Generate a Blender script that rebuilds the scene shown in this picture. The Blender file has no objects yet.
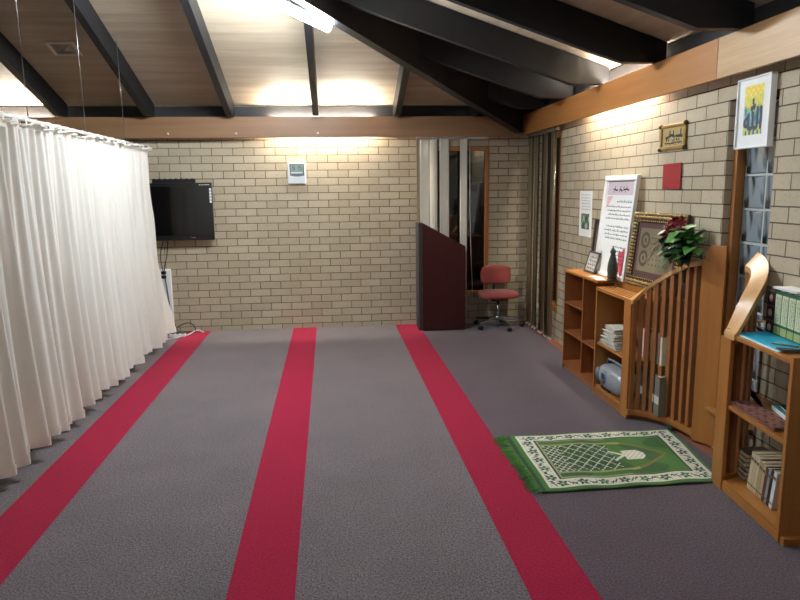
import bpy, bmesh, math, random
from mathutils import Vector, Matrix
random.seed(7)
PI = math.pi
SC = bpy.context.scene
COL = SC.collection
WM = {}

# ------------------------------------------------------------------ helpers
def S(r, g, b):
    f = lambda c: (c/12.92 if c <= .04045 else ((c+.055)/1.055)**2.4)
    return (f(r/255), f(g/255), f(b/255), 1.0)

def tag(o, label, cat, group=None):
    o['label'] = label; o['category'] = cat
    if group: o['group'] = group
    return o

def thing(name, label, cat, loc=(0, 0, 0), rot=None, group=None):
    o = bpy.data.objects.new(name, None); COL.objects.link(o)
    o.empty_display_size = .1
    M = Matrix.Translation(Vector(loc)) @ (rot.to_4x4() if rot else Matrix.Identity(4))
    o.matrix_world = M; WM[o] = M
    return tag(o, label, cat, group)

class MB:
    def __init__(s): s.bm = bmesh.new(); s.mi = 0; s.M = Matrix.Identity(4)
    def mesh(s, vs, fs, smooth=False):
        v = [s.bm.verts.new(s.M @ Vector(p)) for p in vs]
        for f in fs:
            try:
                q = s.bm.faces.new([v[i] for i in f]); q.material_index = s.mi; q.smooth = smooth
            except ValueError: pass
        return s
    def box(s, x0, x1, y0, y1, z0, z1):
        return s.mesh([(x0,y0,z0),(x1,y0,z0),(x1,y1,z0),(x0,y1,z0),(x0,y0,z1),(x1,y0,z1),(x1,y1,z1),(x0,y1,z1)],
                      [(3,2,1,0),(4,5,6,7),(0,1,5,4),(1,2,6,5),(2,3,7,6),(3,0,4,7)])
    def cbox(s, c, d): return s.box(c[0]-d[0]/2, c[0]+d[0]/2, c[1]-d[1]/2, c[1]+d[1]/2, c[2]-d[2]/2, c[2]+d[2]/2)
    def prism(s, pts, z0, z1):
        n = len(pts)
        return s.mesh([(p[0],p[1],z0) for p in pts]+[(p[0],p[1],z1) for p in pts],
                      [tuple(range(n-1,-1,-1)), tuple(range(n,2*n))]+[(i,(i+1)%n,n+(i+1)%n,n+i) for i in range(n)])
    def extr(s, pts, d):          # 3D polygon pushed along d
        n = len(pts); d = Vector(d); P = [Vector(p) for p in pts]
        return s.mesh(P+[p+d for p in P], [tuple(range(n-1,-1,-1)), tuple(range(n,2*n))]+[(i,(i+1)%n,n+(i+1)%n,n+i) for i in range(n)])
    def bar(s, a, b, w, hgt, up=(0,0,1)):   # box beam from a to b, w wide, hgt tall, centred
        a, b = Vector(a), Vector(b); d = (b-a).normalized(); u = Vector(up)
        sx = d.cross(u).normalized(); u = sx.cross(d).normalized()
        vs = []
        for p in (a, b):
            for i, j in ((-1,-1),(1,-1),(1,1),(-1,1)): vs.append(p+sx*(w/2*i)+u*(hgt/2*j))
        return s.mesh(vs, [(0,1,2,3),(7,6,5,4),(1,0,4,5),(2,1,5,6),(3,2,6,7),(0,3,7,4)])
    def tube(s, pts, r, n=8, smooth=True):
        P = [Vector(p) for p in pts]; rings = []
        rr = r if isinstance(r, (list, tuple)) else [r]*len(P)
        ref = Vector((0,0,1))
        d0 = (P[1]-P[0]).normalized()
        if abs(d0.dot(ref)) > .9: ref = Vector((1,0,0))
        for i, p in enumerate(P):
            d = (P[min(i+1,len(P)-1)]-P[max(i-1,0)]).normalized()
            a = d.cross(ref).normalized(); b = d.cross(a).normalized(); ref = -b if False else ref
            if abs(d.dot(ref)) > .97: ref = a
            rings.append([p+(a*math.cos(2*PI*k/n)+b*math.sin(2*PI*k/n))*rr[i] for k in range(n)])
        vs = [q for g in rings for q in g]; fs = []
        for i in range(len(P)-1):
            for k in range(n): fs.append((i*n+k, i*n+(k+1)%n, (i+1)*n+(k+1)%n, (i+1)*n+k))
        fs.append(tuple(range(n-1,-1,-1))); fs.append(tuple((len(P)-1)*n+k for k in range(n)))
        return s.mesh(vs, fs, smooth)
    def lathe(s, prof, c=(0,0,0), n=20, smooth=True):   # prof: (r,z)
        vs = []; fs = []
        for r, z in prof:
            for k in range(n): vs.append((c[0]+r*math.cos(2*PI*k/n), c[1]+r*math.sin(2*PI*k/n), c[2]+z))
        for i in range(len(prof)-1):
            for k in range(n): fs.append((i*n+k, i*n+(k+1)%n, (i+1)*n+(k+1)%n, (i+1)*n+k))
        fs.append(tuple(range(n-1,-1,-1))); fs.append(tuple((len(prof)-1)*n+k for k in range(n)))
        return s.mesh(vs, fs, smooth)
    def ball(s, c, r, n=8, m=6, sc=(1,1,1)):
        vs = []; fs = []
        for i in range(1, m):
            for k in range(n):
                t = PI*i/m; a = 2*PI*k/n
                vs.append((c[0]+r*sc[0]*math.sin(t)*math.cos(a), c[1]+r*sc[1]*math.sin(t)*math.sin(a), c[2]+r*sc[2]*math.cos(t)))
        vs += [(c[0],c[1],c[2]+r*sc[2]), (c[0],c[1],c[2]-r*sc[2])]; T = len(vs)-2
        for i in range(m-2):
            for k in range(n): fs.append((i*n+k, (i+1)*n+k, (i+1)*n+(k+1)%n, i*n+(k+1)%n))
        for k in range(n):
            fs.append((T, k, (k+1)%n)); fs.append((T+1, (m-2)*n+(k+1)%n, (m-2)*n+k))
        return s.mesh(vs, fs, True)
    def sweep(s, secs, cap=True, smooth=False):   # list of equal-length rings
        n = len(secs[0]); vs = [p for q in secs for p in q]; fs = []
        for i in range(len(secs)-1):
            for k in range(n): fs.append((i*n+k, i*n+(k+1)%n, (i+1)*n+(k+1)%n, (i+1)*n+k))
        if cap: fs += [tuple(range(n-1,-1,-1)), tuple((len(secs)-1)*n+k for k in range(n))]
        return s.mesh(vs, fs, smooth)
    def build(s, name, mats, parent=None, local=False, bevel=0, seg=2, smooth=None, subsurf=0, kind=None, label=None, solid=0):
        bm = s.bm
        if parent is not None and not local:
            bmesh.ops.transform(bm, matrix=WM[parent].inverted(), verts=bm.verts)
        bmesh.ops.recalc_face_normals(bm, faces=bm.faces) if kind != 'open' else None
        xs = [v.co.copy() for v in bm.verts]
        lo = Vector([min(p[i] for p in xs) for i in range(3)]); hi = Vector([max(p[i] for p in xs) for i in range(3)])
        c = (lo+hi)/2
        if parent is None: c.z = lo.z
        bmesh.ops.translate(bm, vec=-c, verts=bm.verts)
        me = bpy.data.meshes.new(name); bm.to_mesh(me); bm.free()
        for m in (mats if isinstance(mats, (list, tuple)) else [mats]): me.materials.append(m)
        o = bpy.data.objects.new(name, me); COL.objects.link(o)
        if smooth is not None:
            for p in me.polygons: p.use_smooth = smooth
        o.location = c
        if parent is not None: o.parent = parent
        WM[o] = (WM[parent] if parent is not None else Matrix.Identity(4)) @ Matrix.Translation(c)
        if solid:
            md = o.modifiers.new('Solidify', 'SOLIDIFY'); md.thickness = solid; md.offset = 0
        if bevel:
            md = o.modifiers.new('Bevel', 'BEVEL'); md.width = bevel; md.segments = seg; md.limit_method = 'ANGLE'; md.angle_limit = .6
        if subsurf:
            md = o.modifiers.new('Subsurf', 'SUBSURF'); md.levels = md.render_levels = subsurf
        if kind and kind != 'open': o['kind'] = kind
        if label: o['label'] = label
        return o

def struct(mb, name, mats, **k): return mb.build(name, mats, kind='structure', **k)

def text_geo(body, size):
    cu = bpy.data.curves.new('t', 'FONT'); cu.body = body; cu.size = size; cu.align_x = 'CENTER'; cu.align_y = 'CENTER'
    ob = bpy.data.objects.new('t', cu); COL.objects.link(ob)
    bpy.context.view_layer.update()
    me = bpy.data.meshes.new_from_object(ob.evaluated_get(bpy.context.evaluated_depsgraph_get()))
    vs = [v.co.copy() for v in me.vertices]; fs = [tuple(p.vertices) for p in me.polygons]
    bpy.data.objects.remove(ob); bpy.data.curves.remove(cu); bpy.data.meshes.remove(me)
    return vs, fs

# ------------------------------------------------------------------ materials
def newmat(name):
    m = bpy.data.materials.new(name); m.use_nodes = True
    nt = m.node_tree; nt.nodes.clear()
    out = nt.nodes.new('ShaderNodeOutputMaterial'); b = nt.nodes.new('ShaderNodeBsdfPrincipled')
    nt.links.new(b.outputs[0], out.inputs[0])
    return m, nt, b
def node(nt, t, **k):
    n = nt.nodes.new(t)
    for a, v in k.items():
        if a in n.inputs: n.inputs[a].default_value = v
        else: setattr(n, a, v)
    return n
def mixcol(nt, fac, a, b):
    n = nt.nodes.new('ShaderNodeMix'); n.data_type = 'RGBA'
    for i, v in ((0, fac), (6, a), (7, b)):
        if isinstance(v, bpy.types.NodeSocket): nt.links.new(v, n.inputs[i])
        else: n.inputs[i].default_value = v
    return n.outputs[2]
def mul(c, k): return (min(1, c[0]*k), min(1, c[1]*k), min(1, c[2]*k), 1)

def mat(name, col, rough=.5, metal=0, var=.12, scale=9, bump=0, bscale=60, spec=.5, sheen=0, coat=0, trans=0, alpha=1):
    m, nt, b = newmat(name)
    tc = node(nt, 'ShaderNodeTexCoord'); ns = node(nt, 'ShaderNodeTexNoise', Scale=scale, Detail=3.0)
    nt.links.new(tc.outputs['Object'], ns.inputs['Vector'])
    nt.links.new(mixcol(nt, ns.outputs[0], mul(col, 1-var), mul(col, 1+var)), b.inputs['Base Color'])
    b.inputs['Roughness'].default_value = rough; b.inputs['Metallic'].default_value = metal
    b.inputs['Specular IOR Level'].default_value = spec
    if sheen: b.inputs['Sheen Weight'].default_value = sheen
    if coat: b.inputs['Coat Weight'].default_value = coat
    if trans: b.inputs['Transmission Weight'].default_value = trans
    if bump:
        n2 = node(nt, 'ShaderNodeTexNoise', Scale=bscale, Detail=3.0); bp = node(nt, 'ShaderNodeBump', Strength=bump, Distance=.004)
        nt.links.new(tc.outputs['Object'], n2.inputs['Vector']); nt.links.new(n2.outputs[0], bp.inputs['Height']); nt.links.new(bp.outputs[0], b.inputs['Normal'])
    return m

def wood(name, c1, c2, axis='z', rough=.38, k=14, stretch=.06, coords='Object'):
    m, nt, b = newmat(name)
    tc = node(nt, 'ShaderNodeTexCoord'); mp = node(nt, 'ShaderNodeMapping')
    mp.inputs['Scale'].default_value = tuple(k*stretch if a == axis else k for a in 'xyz')
    n1 = node(nt, 'ShaderNodeTexNoise', Scale=1.0, Detail=5.0, Distortion=.6)
    mp2 = node(nt, 'ShaderNodeMapping'); mp2.inputs['Scale'].default_value = tuple(4. if a == axis else 160. for a in 'xyz')
    n2 = node(nt, 'ShaderNodeTexNoise', Scale=1.0, Detail=2.0)
    nt.links.new(tc.outputs[coords], mp.inputs[0]); nt.links.new(mp.outputs[0], n1.inputs['Vector'])
    nt.links.new(tc.outputs[coords], mp2.inputs[0]); nt.links.new(mp2.outputs[0], n2.inputs['Vector'])
    cr = node(nt, 'ShaderNodeValToRGB'); cr.color_ramp.elements[0].position = .3; cr.color_ramp.elements[1].position = .7
    cr.color_ramp.elements[0].color = c1; cr.color_ramp.elements[1].color = c2
    nt.links.new(n1.outputs[0], cr.inputs[0])
    f = node(nt, 'ShaderNodeMapRange'); f.inputs[1].default_value = .3; f.inputs[2].default_value = .75; f.inputs[3].default_value = 0; f.inputs[4].default_value = .35
    nt.links.new(n2.outputs[0], f.inputs[0])
    nt.links.new(mixcol(nt, f.outputs[0], cr.outputs[0], mul(c1, .72)), b.inputs['Base Color'])
    b.inputs['Roughness'].default_value = rough
    bp = node(nt, 'ShaderNodeBump', Strength=.06, Distance=.002); nt.links.new(n2.outputs[0], bp.inputs['Height']); nt.links.new(bp.outputs[0], b.inputs['Normal'])
    return m

def brick(name, axis, phase, flip=1):
    m, nt, b = newmat(name)
    ge = node(nt, 'ShaderNodeNewGeometry'); sp = node(nt, 'ShaderNodeSeparateXYZ'); cb = node(nt, 'ShaderNodeCombineXYZ')
    nt.links.new(ge.outputs['Position'], sp.inputs[0])
    ax = node(nt, 'ShaderNodeMath', operation='ADD'); ax.inputs[1].default_value = 24-phase
    az = node(nt, 'ShaderNodeMath', operation='ADD'); az.inputs[1].default_value = .0284+.0866*10
    nt.links.new(sp.outputs[axis], ax.inputs[0]); nt.links.new(sp.outputs[2], az.inputs[0])
    nt.links.new(ax.outputs[0], cb.inputs[0]); nt.links.new(az.outputs[0], cb.inputs[1])
    # slightly uneven arrises
    nw = node(nt, 'ShaderNodeTexNoise', Scale=14.0, Detail=2.0)
    nt.links.new(ge.outputs['Position'], nw.inputs['Vector'])
    vm = node(nt, 'ShaderNodeVectorMath', operation='MULTIPLY_ADD'); vm.inputs[1].default_value = (.004, .004, 0)
    nt.links.new(nw.outputs[1], vm.inputs[0]); nt.links.new(cb.outputs[0], vm.inputs[2])
    bt = node(nt, 'ShaderNodeTexBrick', Scale=1.0)
    bt.offset = .5; bt.offset_frequency = 2
    bt.inputs['Mortar Size'].default_value = .0042; bt.inputs['Mortar Smooth'].default_value = .25
    bt.inputs['Brick Width'].default_value = .24; bt.inputs['Row Height'].default_value = .0866; bt.inputs['Bias'].default_value = -.1
    bt.inputs['Color1'].default_value = S(175, 161, 137); bt.inputs['Color2'].default_value = S(188, 175, 152); bt.inputs['Mortar'].default_value = S(70, 61, 47)
    nt.links.new(vm.outputs[0], bt.inputs['Vector'])
    n1 = node(nt, 'ShaderNodeTexNoise', Scale=2.6, Detail=5.0); n2 = node(nt, 'ShaderNodeTexNoise', Scale=75.0, Detail=3.0)
    for n in (n1, n2): nt.links.new(ge.outputs['Position'], n.inputs['Vector'])
    r1 = node(nt, 'ShaderNodeMapRange'); r1.inputs[1].default_value = .35; r1.inputs[2].default_value = .7; r1.inputs[3].default_value = 0; r1.inputs[4].default_value = .3
    nt.links.new(n1.outputs[0], r1.inputs[0])
    c = mixcol(nt, r1.outputs[0], bt.outputs[0], S(158, 142, 117))
    r2 = node(nt, 'ShaderNodeMapRange'); r2.inputs[1].default_value = .55; r2.inputs[2].default_value = .75; r2.inputs[3].default_value = 0; r2.inputs[4].default_value = .35
    nt.links.new(n2.outputs[0], r2.inputs[0])
    nt.links.new(mixcol(nt, r2.outputs[0], c, S(112, 100, 80)), b.inputs['Base Color'])
    b.inputs['Roughness'].default_value = .85
    inv = node(nt, 'ShaderNodeMath', operation='SUBTRACT'); inv.inputs[0].default_value = 1; nt.links.new(bt.outputs['Fac'], inv.inputs[1])
    ad = node(nt, 'ShaderNodeMath', operation='MULTIPLY_ADD'); ad.inputs[1].default_value = .18; nt.links.new(n2.outputs[0], ad.inputs[0]); nt.links.new(inv.outputs[0], ad.inputs[2])
    bp = node(nt, 'ShaderNodeBump', Strength=.9, Distance=.006); nt.links.new(ad.outputs[0], bp.inputs['Height']); nt.links.new(bp.outputs[0], b.inputs['Normal'])
    return m

def carpet(name, ca, cb_, blotch=.25, sh=.2):
    m, nt, b = newmat(name)
    ge = node(nt, 'ShaderNodeNewGeometry')
    n1 = node(nt, 'ShaderNodeTexNoise', Scale=105.0, Detail=6.0, Roughness=.85); n2 = node(nt, 'ShaderNodeTexNoise', Scale=2.2, Detail=6.0, Roughness=.7)
    n3 = node(nt, 'ShaderNodeTexVoronoi', Scale=240.0)
    for n in (n1, n2, n3): nt.links.new(ge.outputs['Position'], n.inputs['Vector'])
    cr = node(nt, 'ShaderNodeValToRGB'); cr.color_ramp.elements[0].position = .42; cr.color_ramp.elements[1].position = .58
    cr.color_ramp.elements[0].color = ca; cr.color_ramp.elements[1].color = cb_
    nt.links.new(n1.outputs[0], cr.inputs[0])
    r = node(nt, 'ShaderNodeMapRange'); r.inputs[1].default_value = .35; r.inputs[2].default_value = .7; r.inputs[3].default_value = 0; r.inputs[4].default_value = blotch
    nt.links.new(n2.outputs[0], r.inputs[0])
    nt.links.new(mixcol(nt, r.outputs[0], cr.outputs[0], mul(ca, .9)), b.inputs['Base Color'])
    b.inputs['Roughness'].default_value = .95; b.inputs['Specular IOR Level'].default_value = .1
    b.inputs['Sheen Weight'].default_value = sh; b.inputs['Sheen Roughness'].default_value = .6
    ad = node(nt, 'ShaderNodeMath', operation='ADD'); nt.links.new(n1.outputs[0], ad.inputs[0]); nt.links.new(n3.outputs[0], ad.inputs[1])
    bp = node(nt, 'ShaderNodeBump', Strength=.22, Distance=.006); nt.links.new(ad.outputs[0], bp.inputs['Height']); nt.links.new(bp.outputs[0], b.inputs['Normal'])
    return m

def emit(name, col, k):
    m, nt, b = newmat(name)
    b.inputs['Base Color'].default_value = (.8, .8, .8, 1); b.inputs['Emission Color'].default_value = col; b.inputs['Emission Strength'].default_value = k
    return m

M = {}
M['brick_b'] = brick('brick_back', 0, .17); M['brick_r'] = brick('brick_right', 1, .12)
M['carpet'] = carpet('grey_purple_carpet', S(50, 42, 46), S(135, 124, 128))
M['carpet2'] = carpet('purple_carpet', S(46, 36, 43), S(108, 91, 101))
M['stripe'] = carpet('red_carpet', S(128, 8, 42), S(172, 16, 64), .15, .08)
M['tile'] = mat('terracotta_tile', S(140, 82, 58), .6, scale=20, bump=.1)
M['ply_b'] = wood('plywood_back', S(174, 156, 132), S(204, 188, 166), 'x', .6, 9, .08)
M['ply_r'] = wood('plywood_right', S(174, 156, 132), S(204, 188, 166), 'y', .6, 9, .08)
M['black'] = mat('black_stain', S(19, 20, 24), .5, var=.3, scale=14, bump=.15, bscale=40)
M['plate'] = mat('dark_plate', S(30, 30, 32), .6, var=.3, scale=10)
M['pelm_x'] = wood('pelmet_timber_back', S(134, 98, 66), S(152, 114, 80), 'x', .45, 9, .05)
M['pelm_y'] = wood('pelmet_timber_right', S(168, 110, 56), S(186, 128, 70), 'y', .45, 9, .05)
M['pelm_y2'] = wood('pelmet_timber_pale', S(176, 138, 92), S(198, 160, 114), 'y', .45, 9, .05)
for a in 'xyz':
    M['oak_'+a] = wood('honey_wood_'+a, S(164, 104, 46), S(184, 124, 60), a, .36, 10, .06)
    M['oakd_'+a] = wood('slat_wood_'+a, S(146, 92, 52), S(164, 108, 62), a, .42, 10, .06)
for a in 'xyz': M['red_'+a] = wood('red_brown_wood_'+a, S(140, 82, 44), S(160, 98, 54), a, .36, 10, .06)
M['rail'] = wood('pale_rail_wood', S(196, 146, 90), S(214, 168, 112), 'x', .32, 9, .1)
M['frame_wood'] = wood('window_frame_wood', S(160, 104, 52), S(180, 124, 66), 'z', .4)
M['white'] = mat('white_plastic', S(228, 230, 232), .4, var=.02)
M['whitepaint'] = mat('white_paint', S(232, 232, 230), .45, var=.02)
M['paper'] = mat('white_paper', S(236, 236, 234), .8, var=.03, scale=30)
M['cream'] = mat('cream_paper', S(216, 202, 172), .8, var=.06, scale=30)
M['ink'] = mat('dark_ink', S(40, 40, 48), .7)
M['bl_plastic'] = mat('black_plastic', S(16, 16, 18), .38, var=.1)
M['screen'] = mat('black_screen', S(9, 10, 12), .12, var=.05)
M['night'] = mat('night_dark', S(6, 7, 9), .9)
M['chrome'] = mat('chrome', S(205, 208, 212), .18, 1, var=.03)
M['steel'] = mat('steel_wire', S(150, 150, 150), .35, .9, var=.05)
M['maroon'] = wood('maroon_laminate', S(52, 12, 14), S(64, 18, 19), 'z', .38)
M['slate'] = mat('dark_grey_laminate', S(52, 52, 54), .5)
M['chairred'] = mat('red_chair_fabric', S(150, 66, 62), .9, bump=.3, bscale=300, sheen=.2)
M['blind_w'] = mat('white_blind_fabric', S(216, 208, 194), .8, bump=.15, bscale=250, var=.04)
M['blind_b'] = mat('beige_blind_fabric', S(168, 152, 124), .85, bump=.15, bscale=250, var=.08)
M['blind_d'] = mat('olive_blind_fabric', S(104, 94, 78), .85, bump=.15, bscale=250, var=.08)

def glass_dark(name):
    m, nt, b = newmat(name)
    ns = node(nt, 'ShaderNodeTexNoise', Scale=2.0)
    nt.links.new(mixcol(nt, ns.outputs[0], S(8, 10, 11), S(16, 18, 18)), b.inputs['Base Color'])
    b.inputs['Roughness'].default_value = .04; b.inputs['Coat Weight'].default_value = .5
    return m
M['glass'] = glass_dark('night_window_glass')
def glassblock():
    m, nt, b = newmat('glass_block')
    tc = node(nt, 'ShaderNodeTexCoord')
    mp = node(nt, 'ShaderNodeMapping'); mp.inputs['Scale'].default_value = (1, 1, .5)
    n1 = node(nt, 'ShaderNodeTexNoise', Scale=9.0, Detail=1.0, Distortion=.9)
    nt.links.new(tc.outputs['Object'], mp.inputs[0]); nt.links.new(mp.outputs[0], n1.inputs['Vector'])
    cr = node(nt, 'ShaderNodeValToRGB'); e = cr.color_ramp.elements
    e[0].position = .36; e[0].color = S(30, 34, 38); e[1].position = .50; e[1].color = S(158, 172, 180)  # pale and dark streaks painted in for light caught in the glass
    nt.links.new(n1.outputs[0], cr.inputs[0]); nt.links.new(cr.outputs[0], b.inputs['Base Color'])
    b.inputs['Roughness'].default_value = .08; b.inputs['Transmission Weight'].default_value = .35; b.inputs['Coat Weight'].default_value = .6
    bp = node(nt, 'ShaderNodeBump', Strength=1.0, Distance=.02); nt.links.new(n1.outputs[0], bp.inputs['Height']); nt.links.new(bp.outputs[0], b.inputs['Normal'])
    return m
M['gblock'] = glassblock()
def cloth():
    m, nt, b = newmat('white_curtain_cotton')
    tc = node(nt, 'ShaderNodeTexCoord'); mp = node(nt, 'ShaderNodeMapping'); mp.inputs['Scale'].default_value = (30, 30, 2)
    n1 = node(nt, 'ShaderNodeTexNoise', Scale=1.0, Detail=3.0)
    nt.links.new(tc.outputs['Object'], mp.inputs[0]); nt.links.new(mp.outputs[0], n1.inputs['Vector'])
    nt.links.new(mixcol(nt, n1.outputs[0], S(238, 232, 222), S(250, 247, 241)), b.inputs['Base Color'])
    b.inputs['Roughness'].default_value = .9; b.inputs['Specular IOR Level'].default_value = .15; b.inputs['Sheen Weight'].default_value = .2
    tr = node(nt, 'ShaderNodeBsdfTranslucent'); tr.inputs[0].default_value = S(235, 228, 214)
    mx = node(nt, 'ShaderNodeMixShader'); mx.inputs[0].default_value = .3
    out = [n for n in nt.nodes if n.type == 'OUTPUT_MATERIAL'][0]
    nt.links.new(b.outputs[0], mx.inputs[1]); nt.links.new(tr.outputs[0], mx.inputs[2]); nt.links.new(mx.outputs[0], out.inputs[0])
    n2 = node(nt, 'ShaderNodeTexNoise', Scale=180.0); bp = node(nt, 'ShaderNodeBump', Strength=.2, Distance=.003)
    nt.links.new(tc.outputs['Object'], n2.inputs['Vector']); nt.links.new(n2.outputs[0], bp.inputs['Height']); nt.links.new(bp.outputs[0], b.inputs['Normal'])
    return m
M['curtain'] = cloth()

# ------------------------------------------------------------------ room
XR, YB, XL, YF = 2.34, 7.925, -6.4, -3.0
SL = .33; ZC = 2.6
XM = (XR+XL)/2; RUN = XR-XM; ZR = ZC+SL*RUN; YH = YB-RUN
SK = -.0091
def sx(x, y): return x+SK*(y-2)
bounds = [XL]
edges = [(-3.03, -2.74), (-1.758, -1.46), (-.486, -.205), (.751, 1.033)]
fl = MB()
cuts = [(XL, XL)]
for a, b in edges: cuts += [(sx(a, YF), sx(a, YB)), (sx(b, YF), sx(b, YB))]
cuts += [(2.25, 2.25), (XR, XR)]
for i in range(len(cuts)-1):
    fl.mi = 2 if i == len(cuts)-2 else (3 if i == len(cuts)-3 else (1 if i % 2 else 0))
    (a0, a1), (b0, b1) = cuts[i], cuts[i+1]
    N = 1
    fl.mesh([(a0, YF, 0), (b0, YF, 0), (b1, YB, 0), (a1, YB, 0)], [(0, 1, 2, 3)])
fl.mi = 0
fl.box(XL, XR, YF, YB, -.15, -.004)
struct(fl, 'floor', [M['carpet'], M['stripe'], M['tile'], M['carpet2']])

def wall(name, m, fn, u0, u1, z1, holes, t=.2):
    """boxes around rectangular holes (u0,u1,z0,z1); fn(u0,u1,z0,z1)->box bounds"""
    w = MB(); us = sorted(set([u0, u1]+[v for hh in holes for v in hh[:2]]))
    for a, b in zip(us[:-1], us[1:]):
        zs = [(0, z1)]
        for hh in holes:
            if hh[0] <= a+1e-6 and hh[1] >= b-1e-6: zs = [(0, hh[2]), (hh[3], z1)]
        for z0_, z1_ in zs: w.box(*fn(a, b, z0_, z1_))
    bmesh.ops.remove_doubles(w.bm, verts=w.bm.verts, dist=1e-5)
    return struct(w, name, m)
WB = (1.0, 1.85, .35, 2.13)
WR1 = (6.77, 7.12, .37, 2.2); WR3 = (3.385, 3.828, .24, 2.137)
wall('wall_back', M['brick_b'], lambda a, b, c, d: (a, b, YB, YB+.23, c-(.15 if c == 0 else 0), d), XL-.23, XR, 2.6, [WB])
wall('wall_right', M['brick_r'], lambda a, b, c, d: (XR, XR+.23, a, b, c-(.15 if c == 0 else 0), d), YF, YB+.23, 2.6, [WR1, WR3])
wall('wall_left', M['brick_r'], lambda a, b, c, d: (XL-.23, XL, a, b, c-.15, d), YF, YB, 2.6, [])
w = MB(); w.extr([(XL-.23, YF-.23, -.15), (XR+.23, YF-.23, -.15), (XR+.23, YF-.23, 2.6), (XM, YF-.23, ZR), (XL-.23, YF-.23, 2.6)], (0, .23, 0))
struct(w, 'wall_front', M['brick_b'])
c = MB(); n_ = .03
def slab(pts): c.extr(pts, (0, 0, .04))
c.mi = 0; slab([(XL, YB, ZC), (XR, YB, ZC), (XM, YH, ZR)])
c.mi = 1; slab([(XR, YB, ZC), (XR, YF, ZC), (XM, YF, ZR), (XM, YH, ZR)])
slab([(XL, YF, ZC), (XL, YB, ZC), (XM, YH, ZR), (XM, YF, ZR)])
struct(c, 'ceiling', [M['ply_b'], M['ply_r']])

tn = [0]
def trim(mb, m, **k):
    tn[0] += 1; return struct(mb, 'trim_%d' % tn[0], m, **k)
# pelmet boards that hide the strip lights
ZB, ZT = 2.238, 2.468
p = MB(); p.box(XL+.02, 2.22, YB-.14, YB-.112, ZB, ZT); trim(p, M['pelm_x'], bevel=.002)
p = MB(); p.box(2.22, 2.248, 3.79, YB-.02, 2.25, 2.477); trim(p, M['pelm_y'], bevel=.002)
p = MB(); p.box(2.22, 2.248, YF+.05, 3.786, 2.25, 2.477); trim(p, M['pelm_y2'], bevel=.002)
# wall plates above the pelmets
p = MB(); p.box(XL+.02, XR-.01, YB-.03, YB-.002, 2.463, 2.592); trim(p, M['plate'])
p = MB(); p.box(XR-.03, XR-.002, YF+.02, YB-.05, 2.463, 2.592); trim(p, M['plate'])
# rafters
def zb_(y): return ZC+SL*(YB-y)
def zr_(x): return ZC+SL*(XR-x)
DR = .19
for x in (-4.85, -3.92, -2.945, -2.015, -1.135, -.185, .735, 1.62):
    ye = max(YB-(XR-x), YH) if x > XM else max(YB-(x-XL), YH)
    ye += .04; y0 = YB-.05
    p = MB(); DR = .22
    yc = YB-(2.472+DR-ZC)/SL
    p.extr([(x-.034, y0, 2.472), (x-.034, y0, zb_(y0)-.004), (x-.034, ye, zb_(ye)-.004), (x-.034, ye, zb_(ye)-DR), (x-.034, yc, 2.472)] if ye < yc-.03 else [(x-.034, y0, 2.472), (x-.034, y0, zb_(y0)-.004), (x-.034, ye, zb_(ye)-.004), (x-.034, ye, 2.472)], (.068, 0, 0))
    trim(p, M['black'], bevel=.003)
for y in (7.2, 6.37, 5.53, 4.57, 3.61, 2.69, 1.75, .8, -.15, -1.1, -2.05):
    xe = max(XR-(YB-y), XM)+.04; x0 = XR-.05
    p = MB(); DR = .24
    xc = XR-(2.48+DR-ZC)/SL
    p.extr([(x0, y-.034, 2.48), (x0, y-.034, zr_(x0)-.004), (xe, y-.034, zr_(xe)-.004), (xe, y-.034, zr_(xe)-DR), (xc, y-.034, 2.48)] if xe < xc-.03 else [(x0, y-.034, 2.48), (x0, y-.034, zr_(x0)-.004), (xe, y-.034, zr_(xe)-.004), (xe, y-.034, 2.48)], (0, .068, 0))
    trim(p, M['black'], bevel=.003)
# hip beam and ridge
def hipbeam(sgn):
    p = MB(); n = Vector((sgn, -1, 0)).normalized()*.05
    xc = XR if sgn > 0 else XL
    s0, s1 = .18, RUN-.02
    q = []
    for s, dz in ((s0, -.37), (s0, -.012), (s1, -.012), (s1, -.37)): q.append(Vector((xc-sgn*s, YB-s, ZC+SL*s+dz-.02))-n)
    p.extr(q, n*2); return trim(p, M['black'], bevel=.004)
hipbeam(1); hipbeam(-1)
p = MB(); p.box(XM-.045, XM+.045, YF+.02, YH, ZR-.37, ZR-.03); trim(p, M['black'])

# ------------------------------------------------------------------ windows
win = MB()
def frame(mb, fn, u0, u1, z0, z1, w, d0, d1):
    for a, b, c_, d_ in ((u0, u1, z0, z0+w), (u0, u1, z1-w, z1), (u0, u0+w, z0+w, z1-w), (u1-w, u1, z0+w, z1-w)): mb.box(*fn(a, b, c_, d_, d0, d1))
fB = lambda a, b, c_, d_, e0, e1: (a, b, YB+e0, YB+e1, c_, d_)
fR = lambda a, b, c_, d_, e0, e1: (XR+e0, XR+e1, a, b, c_, d_)
frame(win, fB, *WB, .045, -.012, .08)
wo = struct(win, 'window_1', M['frame_wood'], bevel=.003)
g = MB(); g.box(WB[0]+.03, WB[1]-.03, YB+.03, YB+.036, WB[2]+.03, WB[3]-.03); g.build('glass_pane', M['glass'], wo)
win = MB(); frame(win, fR, *WR1, .04, .0, .08)
win.box(XR-.02, XR+.04, WR1[0]-.02, WR1[1]+.02, WR1[2]-.03, WR1[2]+.002)
wo = struct(win, 'window_2', M['frame_wood'], bevel=.003)
g = MB(); g.box(XR+.03, XR+.036, WR1[0]+.03, WR1[1]-.03, WR1[2]+.03, WR1[3]-.03); g.build('glass_pane', M['glass'], wo)
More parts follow.
